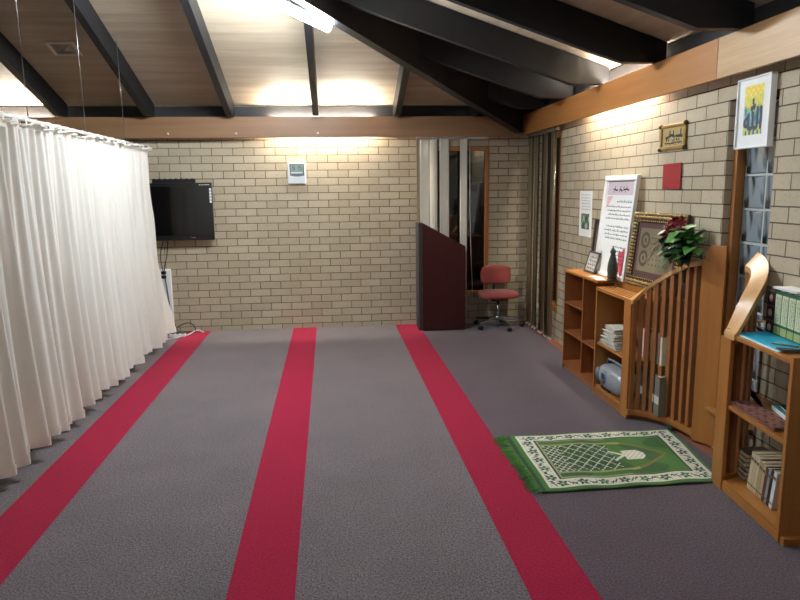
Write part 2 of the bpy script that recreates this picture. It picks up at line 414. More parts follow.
# glass block window in its recess
win = MB()
win.box(XR+.045, XR+.10, 3.79, 3.828, .24, 2.137)
win.box(XR+.10, XR+.18, 3.385, 3.828, .24, .30)
win.box(XR-.035, XR+.12, 3.39, 3.828, .236, .262)
wo = struct(win, 'window_3', M['frame_wood'], bevel=.003)
mo = MB()
for k in range(10): mo.box(XR+.105, XR+.165, 3.39, 3.80, .30+.2*k-.006, .30+.2*k+.006)
for yy in (3.79, 3.595, 3.40): mo.box(XR+.106, XR+.164, yy-.006, yy+.006, .30, 2.11)
mo.build('mortar_grid', mat('white_grout', S(178, 184, 184), .7), wo)
for k in range(9):
    for y0 in (3.406, 3.601):
        g = MB(); g.box(XR+.10, XR+.17, y0, y0+.183, .306+.2*k, .306+.2*k+.188); g.build('glass_block', M['gblock'], wo, bevel=.012, seg=3)
g = MB(); g.box(XR+.21, XR+.215, 3.38, 3.85, .2, 2.15); g.build('night_backing', M['night'], wo)

# ------------------------------------------------------------------ lights
def tube_lamp(name, label, a, b, k, up=(0, 0, 1), r=.014, body=True, col=(.9, .96, 1, 1), body_w=.06, group='fluorescent battens', drop=.03):
    a, b = Vector(a), Vector(b); mid = (a+b)/2; up = Vector(up).normalized()
    t = thing(name, label, 'light', mid, group=group)
    d = (b-a).normalized()
    q = MB(); q.tube([a+d*.02, b-d*.02], r, 12); q.build('tube', emit('lamp_'+name, col, k), t)
    q = MB(); off = up*(r+.0296+drop-.03)
    q.bar(a+off, b+off, body_w, .035, up); q.build('batten_body', M['whitepaint'], t, bevel=.004)
    for e in (a, b):
        q = MB(); q.bar(e+d*(.012 if e is a else -.012)-d*.012+up*.012, e+d*(.012 if e is a else -.012)+d*.012+up*.012, .034, .055, up); q.build('lamp_holder', M['whitepaint'], t, bevel=.004)
    return t
KT = 38
# visible lamp on the side of the hip beam
dirh = Vector((-.707, -.707, .16)).normalized()
E0 = Vector((-.01, 5.69, 2.952)); E1 = E0+dirh*1.22
t = thing('fluorescent_batten', 'lit fluorescent batten fixed along the black hip beam under the ceiling', 'light', (E0+E1)/2)
side = Vector((1, -1, 0)).normalized(); upn = dirh.cross(side).normalized(); upn = upn if upn.z > 0 else -upn
q = MB(); q.tube([E0-upn*.012, E1-upn*.012], .03, 14); q.build('lamp_tube', emit('lamp_visible', (.84, .94, 1, 1), 200), t)
q = MB(); q.bar(E0+upn*.035, E1+upn*.035, .07, .035, upn); q.build('batten_body', M['whitepaint'], t, bevel=.004)
for f_ in (.12, .95):
    c_ = E0.lerp(E1, f_)+upn*.04; q = MB(); q.bar(c_, c_+side*.06+Vector((0, 0, .06+.05*f_)), .03, .006, dirh); q.build('bracket', M['whitepaint'], t)
for e in (E0, E1):
    q = MB(); q.bar(e-dirh*.012+upn*.026, e+dirh*.012+upn*.026, .07, .05, upn); q.build('end_cap', M['whitepaint'], t, bevel=.006)
# strip lights hidden behind the pelmets
WARM = (1, .94, .80, 1)
tube_lamp('strip_light', 'strip light behind the back pelmet, glowing over the wall clock', (-.72, YB-.06, 2.435), (.5, YB-.06, 2.435), 200, up=(0, 1, 0), col=WARM, body_w=.05, group='strip lights behind the pelmets')
tube_lamp('strip_light', 'strip light behind the back pelmet, beyond the white curtain', (-4.3, YB-.06, 2.435), (-3.08, YB-.06, 2.435), 200, up=(0, 1, 0), col=WARM, body_w=.05, group='strip lights behind the pelmets')
tube_lamp('strip_light', 'strip light behind the right pelmet, glowing above the tall white notice board', (XR-.055, 4.75, 2.43), (XR-.055, 5.97, 2.43), 170, up=(1, 0, 0), col=WARM, body_w=.05, group='strip lights behind the pelmets')
# ceiling battens out of view; all but the right-slope one added as fill light
for nm, a, b, kl in (('under the right slope', (.95, 1.6, 2.72), (.95, 2.82, 2.72), 32), ('added as fill along the ridge', (-2.03, 1.2, 3.60), (-2.03, 2.42, 3.60), 10), ('added as fill at the front of the hall', (.2, -1.3, 2.97), (.2, -.08, 2.97), 16), ('added as fill beyond the white curtain', (-4.6, 3.0, 3.12), (-4.6, 4.22, 3.12), 20)):
    tube_lamp('ceiling_batten', 'lit ceiling batten '+nm, a, b, kl, r=.02, group=None)

# ------------------------------------------------------------------ curtain
RX, RZ = -1.95, 2.112
rt = thing('curtain_rail', 'white curtain rail hung on thin wires above the white curtain', 'curtain rail', (RX, 4.5, RZ))
q = MB(); q.tube([(RX, .6, RZ), (RX, 7.36, RZ)], .0125, 10); q.build('rail_pole', M['whitepaint'], rt)
q = MB(); q.ball((RX, 7.365, RZ), .02); q.build('end_knob', M['whitepaint'], rt)
for y in (1.6, 2.6, 3.6, 4.6, 5.6, 6.6):
    zt = min(zb_(y), ZC+SL*(RX-XL)) - .005
    q = MB(); q.tube([(RX, y, RZ+.008), (RX-.004, y-.005, zt)], .003, 6); q.build('hanging_wire', M['steel'], rt)
ct = thing('curtain', 'long white gathered cotton curtain hanging from the rail on the left', 'curtain', (RX, 4.5, .05))
NY, NZ = 1100, 36
rnd = random.Random(3)
ph = [rnd.uniform(0, 6.28) for _ in range(12)]
def fold(y, z):   # z 0 bottom..1 top
    low = 1-z
    big = .045*(low**.8)*(math.sin(2*PI*y/.34+ph[0]+1.2*math.sin(y*2.1+ph[1]))+.35*math.sin(2*PI*y/.155+ph[2]+math.sin(y*3.3)))
    mid = (.018+.012*low)*math.sin(2*PI*y/.125+ph[3]+1.5*math.sin(1.7*y+ph[4]))
    fine = .010*(z**1.5)*math.sin(2*PI*y/.052+ph[5]+2*math.sin(2.3*y+ph[6]))
    return big+mid*(1-.35*z)+fine
q = MB(); vs = []; fs = []
for j in range(NZ+1):
    z = j/NZ
    for i in range(NY+1):
        s = i/NY
        yend = 7.50-.20*(z**.7)
        y = .8+s*(yend-.8)+.012*math.sin(2*PI*s*60)*(1-z)
        zz = .078+.02*math.sin(y*5.3+ph[7])*(1-z)+z*(RZ-.078-.055)
        vs.append((RX+.01+.05*(1-z)**2+fold(y, z), y, zz))
for j in range(NZ):
    for i in range(NY): fs.append((j*(NY+1)+i, j*(NY+1)+i+1, (j+1)*(NY+1)+i+1, (j+1)*(NY+1)+i))
q.mesh(vs, fs, True); q.build('fabric', M['curtain'], ct, kind='open')
q = MB(); vs = []; fs = []     # stitched hem
for j in range(3):
    for i in range(NY+1):
        y0 = .8+(i/NY)*(7.50-.8)+.012*math.sin(2*PI*i/NY*60)
        vs.append((RX+.0635+fold(y0, 0), y0, .076+.02*math.sin(y0*5.3+ph[7])+j*.03))
for j in range(2):
    for i in range(NY): fs.append((j*(NY+1)+i, j*(NY+1)+i+1, (j+1)*(NY+1)+i+1, (j+1)*(NY+1)+i))
q.mesh(vs, fs, True); q.build('hem', M['curtain'], ct, kind='open')
# ruffled heading under the rail and small fabric loops over it
y = .9
while y < 7.31:
    q = MB(); a = rnd.uniform(-.5, .5); wd = rnd.uniform(.016, .026)
    q.M = Matrix.Translation((RX, y, RZ)) @ Matrix.Rotation(a, 4, 'Z')
    prof = [(.022, -.075), (.02, -.03), (.017, .0), (.011, .013), (0, .017), (-.011, .013), (-.017, 0), (-.016, -.07)]
    vs = [(px, e*wd, pz) for px, pz in prof for e in (-1, 0, 1)]
    q.mesh(vs, [(k*3+e, k*3+e+1, (k+1)*3+e+1, (k+1)*3+e) for k in range(len(prof)-1) for e in range(2)], True); q.build('curtain_loop', M['curtain'], ct, kind='open')
    y += rnd.uniform(.13, .19)
q = MB(); vs = []; fs = []; NR = 700
for j in range(6):
    v = j/5
    for i in range(NR+1):
        s = i/NR; yy = .8+s*(7.30-.8)
        flop = .5+.5*math.sin(yy*17+2*math.sin(yy*5.1))
        wob = math.sin(2*PI*yy/.075+1.7*math.sin(yy*3.1))
        lift = .055*(.4+.6*flop)
        vs.append((RX+.014+.012*math.sin(2*PI*yy/.052)*(.4+v)+v*(.018+.03*flop)+.012*wob*v, yy+.012*wob*v, RZ-.062+lift*math.sin(v*2.3)+.006*wob*v))
for j in range(5):
    for i in range(NR): fs.append((j*(NR+1)+i, j*(NR+1)+i+1, (j+1)*(NR+1)+i+1, (j+1)*(NR+1)+i))
q.mesh(vs, fs, True); q.build('ruffled_heading', M['curtain'], ct, kind='open')
# cover strip on the carpet under the curtain
p = MB()
p.extr([(-1.955, 0, .001), (-1.93, 0, .001), (-2.065, 7.9, .001), (-2.09, 7.9, .001)], (0, 0, .006)); trim(p, M['black'])

# ------------------------------------------------------------------ television and cables
tv = thing('television', 'black flat screen television on a wall bracket above the cables', 'television', (-1.70, 7.80, 1.10))
q = MB(); q.box(-2.055, -1.365, 7.775, 7.83, 1.095, 1.745); q.build('cabinet', M['bl_plastic'], tv, bevel=.008)
q = MB(); q.box(-2.03, -1.395, 7.771, 7.776, 1.155, 1.705); q.build('screen', M['screen'], tv)
q = MB(); q.box(-2.03, -1.55, 7.835, 7.855, 1.735, 1.785)
for k in range(8): q.box(-2.02+.06*k, -1.99+.06*k, 7.83, 7.858, 1.785, 1.795)
q.build('mount_bar', M['bl_plastic'], tv)
q = MB(); q.box(-1.85, -1.80, 7.83, 7.92, 1.25, 1.75); q.box(-1.62, -1.57, 7.83, 7.92, 1.25, 1.75); q.build('bracket_arm', M['bl_plastic'], tv)
q = MB()
for k in range(5): q.box(-1.392, -1.37, 7.7705, 7.775, 1.655-k*.034, 1.68-k*.034)
q.build('sticker_strip', M['paper'], tv, label='column of small white stickers'); q = MB()
for k in range(6): q.box(-1.50+.02*k, -1.487+.02*k, 7.7705, 7.775, 1.716+.002*(k % 2), 1.724)
q.build('printed_marks', M['paper'], tv)
q = MB(); q.tube([(-1.622+.010*math.cos(t_/6*2*PI), 7.772, 1.125+.010*math.sin(t_/6*2*PI)) for t_ in range(7)], .0018, 5)
for k in range(3): q.box(-1.605+.012*k, -1.597+.012*k, 7.7705, 7.775, 1.12, 1.131)
q.build('badge', M['steel'], tv)
tv.location.x -= .025
duct = thing('cable_duct', 'tall white wall duct with two black sockets behind the curtain edge', 'cable duct', (-2.0, 7.90, .03))
q = MB(); q.box(-2.06, -1.935, 7.885, 7.924, .03, .755); q.build('duct_cover', M['white'], duct, bevel=.006)
for z in (.665, .715):
    q = MB(); q.box(-2.04, -1.985, 7.878, 7.886, z-.018, z+.018); q.build('socket', M['bl_plastic'], duct, bevel=.003)
def cable(name, label, pts, r, m, n=60):
    P = [Vector(p) for p in pts]; out = []
    for i in range(len(P)-1):
        p0, p1, p2, p3 = P[max(i-1, 0)], P[i], P[i+1], P[min(i+2, len(P)-1)]
        for k in range(10):
            t_ = k/10
            out.append(.5*((2*p1)+(p2-p0)*t_+(2*p0-5*p1+4*p2-p3)*t_*t_+(3*p1-p0-3*p2+p3)*t_**3))
    out.append(P[-1])
    q = MB(); q.tube(out, r, 7); o = q.build(name, m); return tag(o, label, 'cable')
cable('power_cable', 'thin black cable hanging from the television to the white duct', [(-1.93, 7.84, 1.12), (-1.95, 7.86, .95), (-1.99, 7.868, .8), (-2.0, 7.872, .70)], .005, M['bl_plastic'])
cable('antenna_cable', 'second black cable looping down from television to the floor', [(-1.97, 7.84, 1.12), (-2.03, 7.865, .9), (-1.99, 7.868, .6), (-1.96, 7.865, .3), (-1.90, 7.86, .05), (-1.84, 7.8, .012)], .005, M['bl_plastic'])
cable('coiled_cable', 'loose black cable coiled on the carpet below the white duct', [(-1.95, 7.7, .012), (-1.85, 7.78, .10), (-1.74, 7.83, .12), (-1.68, 7.84, .05), (-1.70, 7.78, .012), (-1.82, 7.72, .02), (-1.95, 7.69, .025), (-1.85, 7.76, .03), (-1.70, 7.85, .012)], .006, M['bl_plastic'])
cable('extension_cord', 'white extension cord running along the carpet by the curtain', [(-2.04, 6.5, .009), (-2.0, 7.0, .009), (-1.97, 7.4, .009), (-1.86, 7.53, .009), (-1.74, 7.70, .009), (-1.66, 7.84, .03), (-1.58, 7.80, .009)], .007, M['white'])
pb = thing('power_board', 'white power board on carpet beside the duct', 'power board', (-1.86, 7.62, 0))
q = MB(); q.box(-1.93, -1.75, 7.60, 7.66, .003, .035); q.build('housing', M['white'], pb, bevel=.006)
for k in range(3):
    q = MB(); q.box(-1.91+k*.055, -1.875+k*.055, 7.612, 7.648, .035, .038); q.build('outlet', M['slate'], pb)

# ------------------------------------------------------------------ wall clock
ck = thing('digital_clock', 'white digital wall clock with grey display on the back wall', 'clock', (-.43, YB, 1.725))
q = MB(); q.box(-.533, -.325, YB-.035, YB-.002, 1.722, 1.964); q.build('case', M['white'], ck, bevel=.008)
q = MB(); pts = [(-.512, 1.953), (-.345, 1.953), (-.342, 1.815)]+[(-.342-.166*k/6, 1.815-.012*math.sin(PI*k/6)) for k in range(1, 6)]+[(-.508, 1.815)]
q.extr([(x, YB-.037, z) for x, z in pts], (0, -.006, 0)); q.build('display_bezel', mat('grey_bezel', S(108, 116, 120), .4), ck)
q = MB(); q.box(-.497, -.36, YB-.045, YB-.0425, 1.868, 1.942); q.build('lcd', mat('lcd_green', S(140, 160, 150), .3), ck)
q = MB(); q.box(-.497, -.362, YB-.046, YB-.0425, 1.838, 1.858); q.build('lower_strip', mat('pale_lcd', S(205, 215, 215), .4), ck)
SEG = {'6': 'acdefg', '1': 'bc', '5': 'acdfg'}
q = MB()
def digit(ch, x, z, w_, h_, t_=.005):
    y0, y1 = YB-.0465, YB-.0445
    for s_ in SEG[ch]:
        if s_ == 'a': q.box(x, x+w_, y0, y1, z+h_-t_, z+h_)
        if s_ == 'g': q.box(x, x+w_, y0, y1, z+h_/2-t_/2, z+h_/2+t_/2)
        if s_ == 'd': q.box(x, x+w_, y0, y1, z, z+t_)
        if s_ == 'f': q.box(x, x+t_, y0, y1, z+h_/2, z+h_)
        if s_ == 'e': q.box(x, x+t_, y0, y1, z, z+h_/2)
        if s_ == 'b': q.box(x+w_-t_, x+w_, y0, y1, z+h_/2, z+h_)
        if s_ == 'c': q.box(x+w_-t_, x+w_, y0, y1, z, z+h_/2)
digit('6', -.475, 1.88, .024, .05); digit('1', -.425, 1.88, .016, .05); digit('5', -.397, 1.88, .024, .05)
q.build('digits', M['ink'], ck)

# ------------------------------------------------------------------ lectern
lc = thing('lectern', 'dark maroon lectern with sloping top against the back window', 'lectern', (1.24, 7.68, 0))
LY0, LY1 = 7.50, 7.825
prof = [(.985, .012), (1.485, .012), (1.485, .985), (.985, 1.262)]
for ya in (LY0, LY1-.02):
    q = MB(); q.extr([(x, ya, z) for x, z in prof], (0, .02, 0)); q.build('side_panel', M['maroon'], lc, bevel=.002)
q = MB(); q.box(.945, .984, LY0+.03, LY1-.012, .012, 1.255); q.build('front_panel', M['slate'], lc)
q = MB(); q.extr([(.985, LY0+.02, 1.245), (1.485, LY0+.02, .968), (1.485, LY0+.02, .985), (.985, LY0+.02, 1.262)], (0, LY1-LY0-.04, 0)); q.build('sloping_top', M['maroon'], lc)
q = MB(); q.box(1.0, 1.47, LY0+.02, LY1-.02, .45, .468); q.build('shelf', M['maroon'], lc)
q = MB(); q.box(.99, 1.48, LY0+.015, LY1-.015, 0, .014); q.build('plinth', M['bl_plastic'], lc)

# ------------------------------------------------------------------ vertical blinds
vb = thing('vertical_blind', 'white vertical blind partly drawn behind the maroon lectern', 'blind', (1.3, 7.87, .1))
q = MB(); q.box(.97, 1.83, 7.855, 7.895, 2.215, 2.25); q.build('head_rail', M['white'], vb)
def slat(par, x, y, wd, ang, m, z0, z1, name='slat', bow=.006):
    q = MB(); q.M = Matrix.Translation((x, y, 0)) @ Matrix.Rotation(ang, 4, 'Z')
    vs = []; nn = 6
    for z in (z0, z1):
        for k in range(nn+1):
            u = k/nn*2-1; vs.append((u*wd/2, bow*(1-u*u), z))
    q.mesh(vs, [(k, k+1, nn+2+k, nn+1+k) for k in range(nn)], True)
    q.build(name, m, par, solid=.0015, kind='open')
slat(vb, .99, 7.862, .05, .4, M['blind_b'], .06, 2.215)
for x, wd, a in ((1.068, .12, .12), (1.165, .09, -.35), (1.205, .07, .8), (1.30, .12, .15), (1.53, .085, -.3)):
    slat(vb, x, 7.866, wd, a, M['blind_w'], .06, 2.215)
q = MB(); q.tube([(1.60, 7.85, 2.2), (1.605, 7.85, 1.4), (1.622, 7.845, .8), (1.64, 7.85, .48), (1.637, 7.85, .30)], .0035, 6); q.build('pull_cord', M['white'], vb)
rb = thing('vertical_blind', 'drab vertical blind stacked at the corner window beside the far bookcase', 'blind', (2.28, 7.2, .01))
q = MB(); q.box(2.262, 2.30, 6.72, 7.75, 2.215, 2.25); q.build('head_rail', M['blind_d'], rb)
for yy, a, m, wd in ((7.68, .3, 'blind_b', .05), (7.58, .9, 'blind_b', .06), (7.44, .35, 'blind_b', .05), (7.36, 1.0, 'blind_d', .06), (7.20, .8, 'blind_d', .06), (7.12, .4, 'blind_b', .05), (7.02, 1.0, 'blind_d', .06), (6.95, .6, 'blind_d', .05), (6.86, .3, 'blind_b', .055), (6.80, .9, 'blind_b', .05)):
    slat(rb, 2.285, yy, wd, a, M[m], .035, 2.215)
    q = MB(); q.M = Matrix.Translation((2.285, yy, 0)) @ Matrix.Rotation(a, 4, 'Z'); q.box(-.02, .02, -.003, .009, .012, .036); q.build('weight', M['white'], rb)
q = MB(); q.tube([(2.265, 6.74, 2.2), (2.265, 6.74, 1.0)], .006, 8); q.build('control_wand', M['chrome'], rb)

# ------------------------------------------------------------------ red office chair
CX, CY = 1.90, 7.60
ch = thing('office_chair', 'red upholstered swivel office chair in the back corner', 'chair', (CX, CY, 0))
def cushion(name, c_, d_, par, m, exp=3.2, n=20):
    q = MB(); vs = []; fs = []; mm = 10
    for i in range(mm+1):
        t_ = -PI/2+PI*i/mm
        for k in range(n*2):
            a = 2*PI*k/(n*2)
            f = lambda v, e: math.copysign(abs(v)**e, v)
            vs.append((c_[0]+d_[0]/2*f(math.cos(t_), .5)*f(math.cos(a), .5), c_[1]+d_[1]/2*f(math.cos(t_), .5)*f(math.sin(a), .5), c_[2]+d_[2]/2*f(math.sin(t_), .8)))
    N_ = n*2
    for i in range(mm):
        for k in range(N_): fs.append((i*N_+k, i*N_+(k+1) % N_, (i+1)*N_+(k+1) % N_, (i+1)*N_+k))
    q.mesh(vs, fs, True); bmesh.ops.remove_doubles(q.bm, verts=q.bm.verts, dist=1e-5)
    return q.build(name, m, par)
cushion('seat', (CX, CY-.01, .40), (.46, .43, .085), ch, M['chairred'])
q = MB(); vs = []; fs = []; nx, nz = 16, 12
for sgn in (0, 1):
    for j in range(nz+1):
        for i in range(nx+1):
            u, v = i/nx*2-1, j/nz*2-1
            # squircle rounding
            xx = u*math.sqrt(1-.28*v*v*abs(v)); zz = v*math.sqrt(1-.28*u*u*abs(u))
            e = max(0, 1-max(abs(u), abs(v))**4)
            vs.append((CX+xx*.187, CY+.17+.04*(u*u)*-1+(.028 if sgn else -.028)*e**.6+(-.0),   .612+zz*.118))
n1_ = (nx+1)*(nz+1)
for j in range(nz):
    for i in range(nx):
        a = j*(nx+1)+i
        fs.append((a, a+1, a+nx+2, a+nx+1)); fs.append((n1_+a+nx+1, n1_+a+nx+2, n1_+a+1, n1_+a))
q.mesh(vs, fs, True); bmesh.ops.remove_doubles(q.bm, verts=q.bm.verts, dist=1e-4); q.build('backrest', M['chairred'], ch)
q = MB(); q.tube([(CX, CY+.05, .345), (CX, CY+.19, .36), (CX, CY+.215, .45), (CX, CY+.205, .62)], .014, 8); q.build('back_bracket', M['bl_plastic'], ch)
q = MB(); q.cbox((CX, CY, .345), (.2, .2, .03)); q.build('seat_plate', M['bl_plastic'], ch, bevel=.005)
q = MB(); q.tube([(CX, CY, .10), (CX, CY, .335)], .018, 12); q.build('gas_column', M['chrome'], ch)
for sgn in (-1, 1):
    q = MB(); q.tube([(CX+sgn*.19, CY-.05, .39), (CX+sgn*.24, CY-.05, .39)], .011, 8); q.build('side_bolt', M['chrome'], ch)
q = MB(); q.lathe([(.03, .085), (.045, .09), (.045, .13), (.03, .15)], (CX, CY, 0), 14); q.build('base_hub', M['chrome'], ch)
for k in range(5):
    a = -PI/2+.25+k*2*PI/5; e = Vector((math.cos(a), math.sin(a), 0))
    c0 = Vector((CX, CY, 0))
    q = MB(); q.sweep([[c0+e*r_+Vector((-e.y, e.x, 0))*w_*i+Vector((0, 0, zz+hh*j)) for i, j in ((-1, -1), (1, -1), (1, 1), (-1, 1))] for r_, w_, zz, hh in ((.03, .022, .11, .02), (.15, .018, .10, .014), (.29, .014, .085, .009))])
    lg = q.build('leg', M['chrome'], ch, bevel=.004)
    for s_ in (-1, 1):
        q = MB(); cc = c0+e*.29+Vector((-e.y, e.x, 0))*.012*s_+Vector((0, 0, .027)); nrm = Vector((-e.y, e.x, 0))*.008
        q.tube([cc-nrm, cc+nrm], .026, 14); q.build('caster', M['bl_plastic'], lg)

# ------------------------------------------------------------------ ceiling vent
nb = Vector((0, SL, 1)).normalized()
Rv = Matrix(((1, 0, 0), (0, 1/math.sqrt(1+SL*SL), nb.y), (0, -SL/math.sqrt(1+SL*SL), nb.z)))
vc = Vector((-2.48, 6.75, ZC+SL*(YB-6.75)-.004))
cv = thing('ceiling_vent', 'square white ceiling vent in the plywood above the curtain', 'vent', vc, Rv)
q = MB()
for a, b, c_, d_ in ((-.125, .125, -.115, -.09), (-.125, .125, .09, .115), (-.125, -.1, -.09, .09), (.1, .125, -.09, .09)): q.box(a, b, c_, d_, -.014, 0)
q.build('frame', mat('vent_white', S(226, 220, 210), .5), cv, local=True, bevel=.002)
for k in range(4):
    r_ = .1-.023*k; r2 = r_-.016; z_ = -.004-.006*k
    q = MB(); s4 = [(-1, -1), (1, -1), (1, 1), (-1, 1)]
    q.mesh([(a*r_, b*r_*.92, -.002) for a, b in s4]+[(a*r2, b*r2*.92, z_-.008) for a, b in s4], [(i, (i+1) % 4, 4+(i+1) % 4, 4+i) for i in range(4)])
    q.build('louvre', mat('vent_louvre', S(176, 166, 150), .5), cv, local=True, solid=.002, kind='open')
q = MB(); q.box(-.1, .1, -.09, .09, -.001, .001); q.build('throat', mat('vent_throat', S(190, 182, 168), .6), cv, local=True)

# small hooks on the back pelmet
for x, nm in ((-.17, 'just right of the wall clock'), (-1.83, 'above the television, nearest the curtain'), (-1.085, 'halfway between television and clock')):
    hk = thing('cup_hook', 'tiny hook on the wooden pelmet '+nm, 'hook', (x, 7.785, 2.28))
    q = MB(); q.tube([(x, 7.787, 2.285), (x, 7.765, 2.285), (x, 7.757, 2.275), (x, 7.763, 2.266), (x, 7.77, 2.268)], .003, 6); q.build('wire', M['chrome'], hk)
    q = MB(); q.lathe([(.012, 0), (.012, .003)], (0, 0, 0), 10); q.M = Matrix()
    bmesh.ops.rotate(q.bm, matrix=Matrix.Rotation(PI/2, 3, 'X'), verts=q.bm.verts); bmesh.ops.translate(q.bm, vec=(x, 7.784, 2.285), verts=q.bm.verts)
    q.build('rosette', M['paper'], hk)


# ------------------------------------------------------------------ furniture on the right
def arcL(t): a = t*PI/2; return Vector((2.03+.235*math.sin(a), 3.885+.445*math.cos(a), 0)), Vector((-math.sin(a)/.235, -math.cos(a)/.445, 0)).normalized()
def arcR(t): a = t*PI/2; return Vector((2.0+.222*math.sin(a), 3.42-.25*math.cos(a), 0)), Vector((-math.sin(a)/.222, math.cos(a)/.25, 0)).normalized()
ZTAB = [.865, .90, .945, .99, 1.025, 1.06, 1.095, 1.125, 1.155, 1.17, 1.185]
def ztab(t, tab=ZTAB):
    k = max(0, min(9.999, t*10)); i = int(k); f = k-i
    a, b, c, d = tab[max(i-1, 0)], tab[i], tab[i+1], tab[min(i+2, 10)]
    return .5*(2*b+(c-a)*f+(2*a-5*b+4*c-d)*f*f+(3*b-a-3*c+d)*f**3)
def screen(par, arc, endA, endB, tab=ZTAB, thick_in=1, zbot=.075, slats=9, railw=.055, cham=.105, drop=-.004, shr=0):
    """curved slatted screen; the normal of arc points to the niche, the furniture lies behind it"""
    def P(t, off, z): p, n = arc(t); q = p+n*off; return Vector((q.x, q.y, z))
    K = 40
    q = MB(); q.sweep([[P(i/K, .006, ztab(i/K, tab)), P(i/K, -railw+shr*i/K, ztab(i/K, tab)-drop*i/K), P(i/K, -railw+shr*i/K, ztab(i/K, tab)-.03), P(i/K, .006, ztab(i/K, tab)-.03)] for i in range(K+1)])
    o = q.build('top_rail', M['rail'], par, label='pale rising curved top rail', smooth=True); o.data.set_sharp_from_angle(angle=.7)
    q = MB(); q.sweep([[P(i/K, .006, zbot), P(i/K, -.045, zbot), P(i/K, -.045, zbot-.04), P(i/K, .006, zbot-.04)] for i in range(K+1)])
    q.build('bottom_rail', M['oak_y'], par, bevel=.002)
    q = MB(); q.sweep([[P(i/K, -.03, zbot-.038), P(i/K, -.05, zbot-.038), P(i/K, -.05, .002), P(i/K, -.03, .002)] for i in range(K+1)])
    q.build('plinth', M['oakd_y'], par)
    for k in range(slats):
        t = .07+.93*k/(slats)
        p, n = arc(t); tg = Vector((-n.y, n.x, 0)); z1 = ztab(t, tab)-.028
        q = MB(); a = [p+n*.0+tg*.015, p+n*.0-tg*.015, p-n*.038-tg*.015, p-n*.038+tg*.015]
        q.prism([(v.x, v.y) for v in a], zbot-.001, z1); q.build('slat', M['oakd_z'], par, bevel=.002)
    A, B = Vector(endA), Vector(endB); d = (B-A); nn = Vector((d.y, -d.x, 0)).normalized()
    if nn.x > 0: nn = -nn
    zA = tab[-1]-.01
    poly = [A+Vector((0, 0, .012)), B+Vector((0, 0, .012)), B+Vector((0, 0, zA+cham)), A+d*.34+Vector((0, 0, zA+cham)), A+Vector((0, 0, zA))]
    q = MB(); q.extr(poly, -nn*.02); q.build('end_panel', M['oak_z'], par, bevel=.002)

# --- far open bookcase
XF, XBK = 2.05, 2.325
fb = thing('bookcase', 'low honey wood open bookcase in the far right, notices leaning on its top', 'bookcase', (2.19, 5.4, 0))
for y in (5.735,):
    q = MB(); q.box(XF, XBK, y, y+.02, 0, .892); q.build('side_panel', M['red_z'], fb, bevel=.002)
q = MB(); q.box(XF+.004, XBK, 5.30, 5.32, .07, .892); q.build('divider', M['red_z'], fb, bevel=.002)
q = MB(); q.box(XF-.006, XBK+.005, 4.985, 5.76, .892, .912); q.build('top', M['oak_y'], fb, bevel=.003)
q = MB(); q.box(XF+.002, XBK, 4.99, 5.735, .052, .072); q.build('bottom_shelf', M['red_y'], fb, bevel=.002)
for y0, y1, z in ((5.32, 5.735, .362), (5.32, 5.735, .625), (4.99, 5.30, .362)):
    q = MB(); q.box(XF+.004, XBK-.01, y0, y1, z-.018, z); q.build('shelf', M['red_y'], fb, bevel=.002)
q = MB(); q.box(XF+.012, XF+.03, 4.99, 5.735, .0, .052); q.build('plinth', M['oakd_y'], fb)

# --- corner unit with the slatted screen
cu = thing('corner_bookcase', 'honey wood corner bookcase with slatted curved screen left of the glass blocks', 'bookcase', (2.18, 4.45, 0))
q = MB(); q.box(2.035, XBK, 4.962, 4.983, 0, .865); q.build('side_panel', M['oak_z'], cu, bevel=.002)
q = MB(); q.box(2.03, 2.052, 4.345, 4.455, 0, .865); q.build('post', M['oak_z'], cu, bevel=.003)
def inner(off, ya, xf=2.05):
    pts = [(xf, ya), (xf, 4.36)]
    for i in range(1, 11):
        p, n = arcL(i/10); v = p-n*off; pts.append((v.x, v.y))
    return pts+[(XBK, 3.86), (XBK, ya)]
for z, nm in ((.075, 'bottom_shelf'), (.425, 'shelf')):
    q = MB(); q.prism(inner(.05, 4.961), z-.018, z); q.build(nm, M['oak_y'], cu, bevel=.001)
q = MB(); q.box(2.04, 2.06, 4.456, 4.96, .0, .057); q.build('plinth', M['oakd_y'], cu)
q = MB(); q.box(2.035, 2.06, 4.456, 4.961, .84, .864); q.build('top_front_rail', M['oak_y'], cu, bevel=.002)
for k in range(4):
    q = MB(); q.box(2.072+.035*k, 2.094+.035*k, 4.40, 4.961, .846, .864); q.build('top_slat', M['oak_y'], cu, bevel=.002)
q = MB(); q.box(2.215, XBK, 4.30, 4.961, .846, .891); q.build('back_rail', M['oak_y'], cu)
q = MB(); q.prism([(2.215, 4.9835), (2.225, 4.25), (2.275, 4.03), (XBK+.005, 4.03), (XBK+.005, 4.9835)], .892, .912); q.build('ledge', M['oak_y'], cu, bevel=.002)
q = MB(); q.box(2.317, 2.327, 3.95, 4.961, .06, .845); q.build('back_panel', M['oakd_z'], cu)
screen(cu, arcL, (2.262, 3.885, 0), (2.338, 3.757, 0))

OLD = set(bpy.data.objects)
OLD = set(bpy.data.objects)
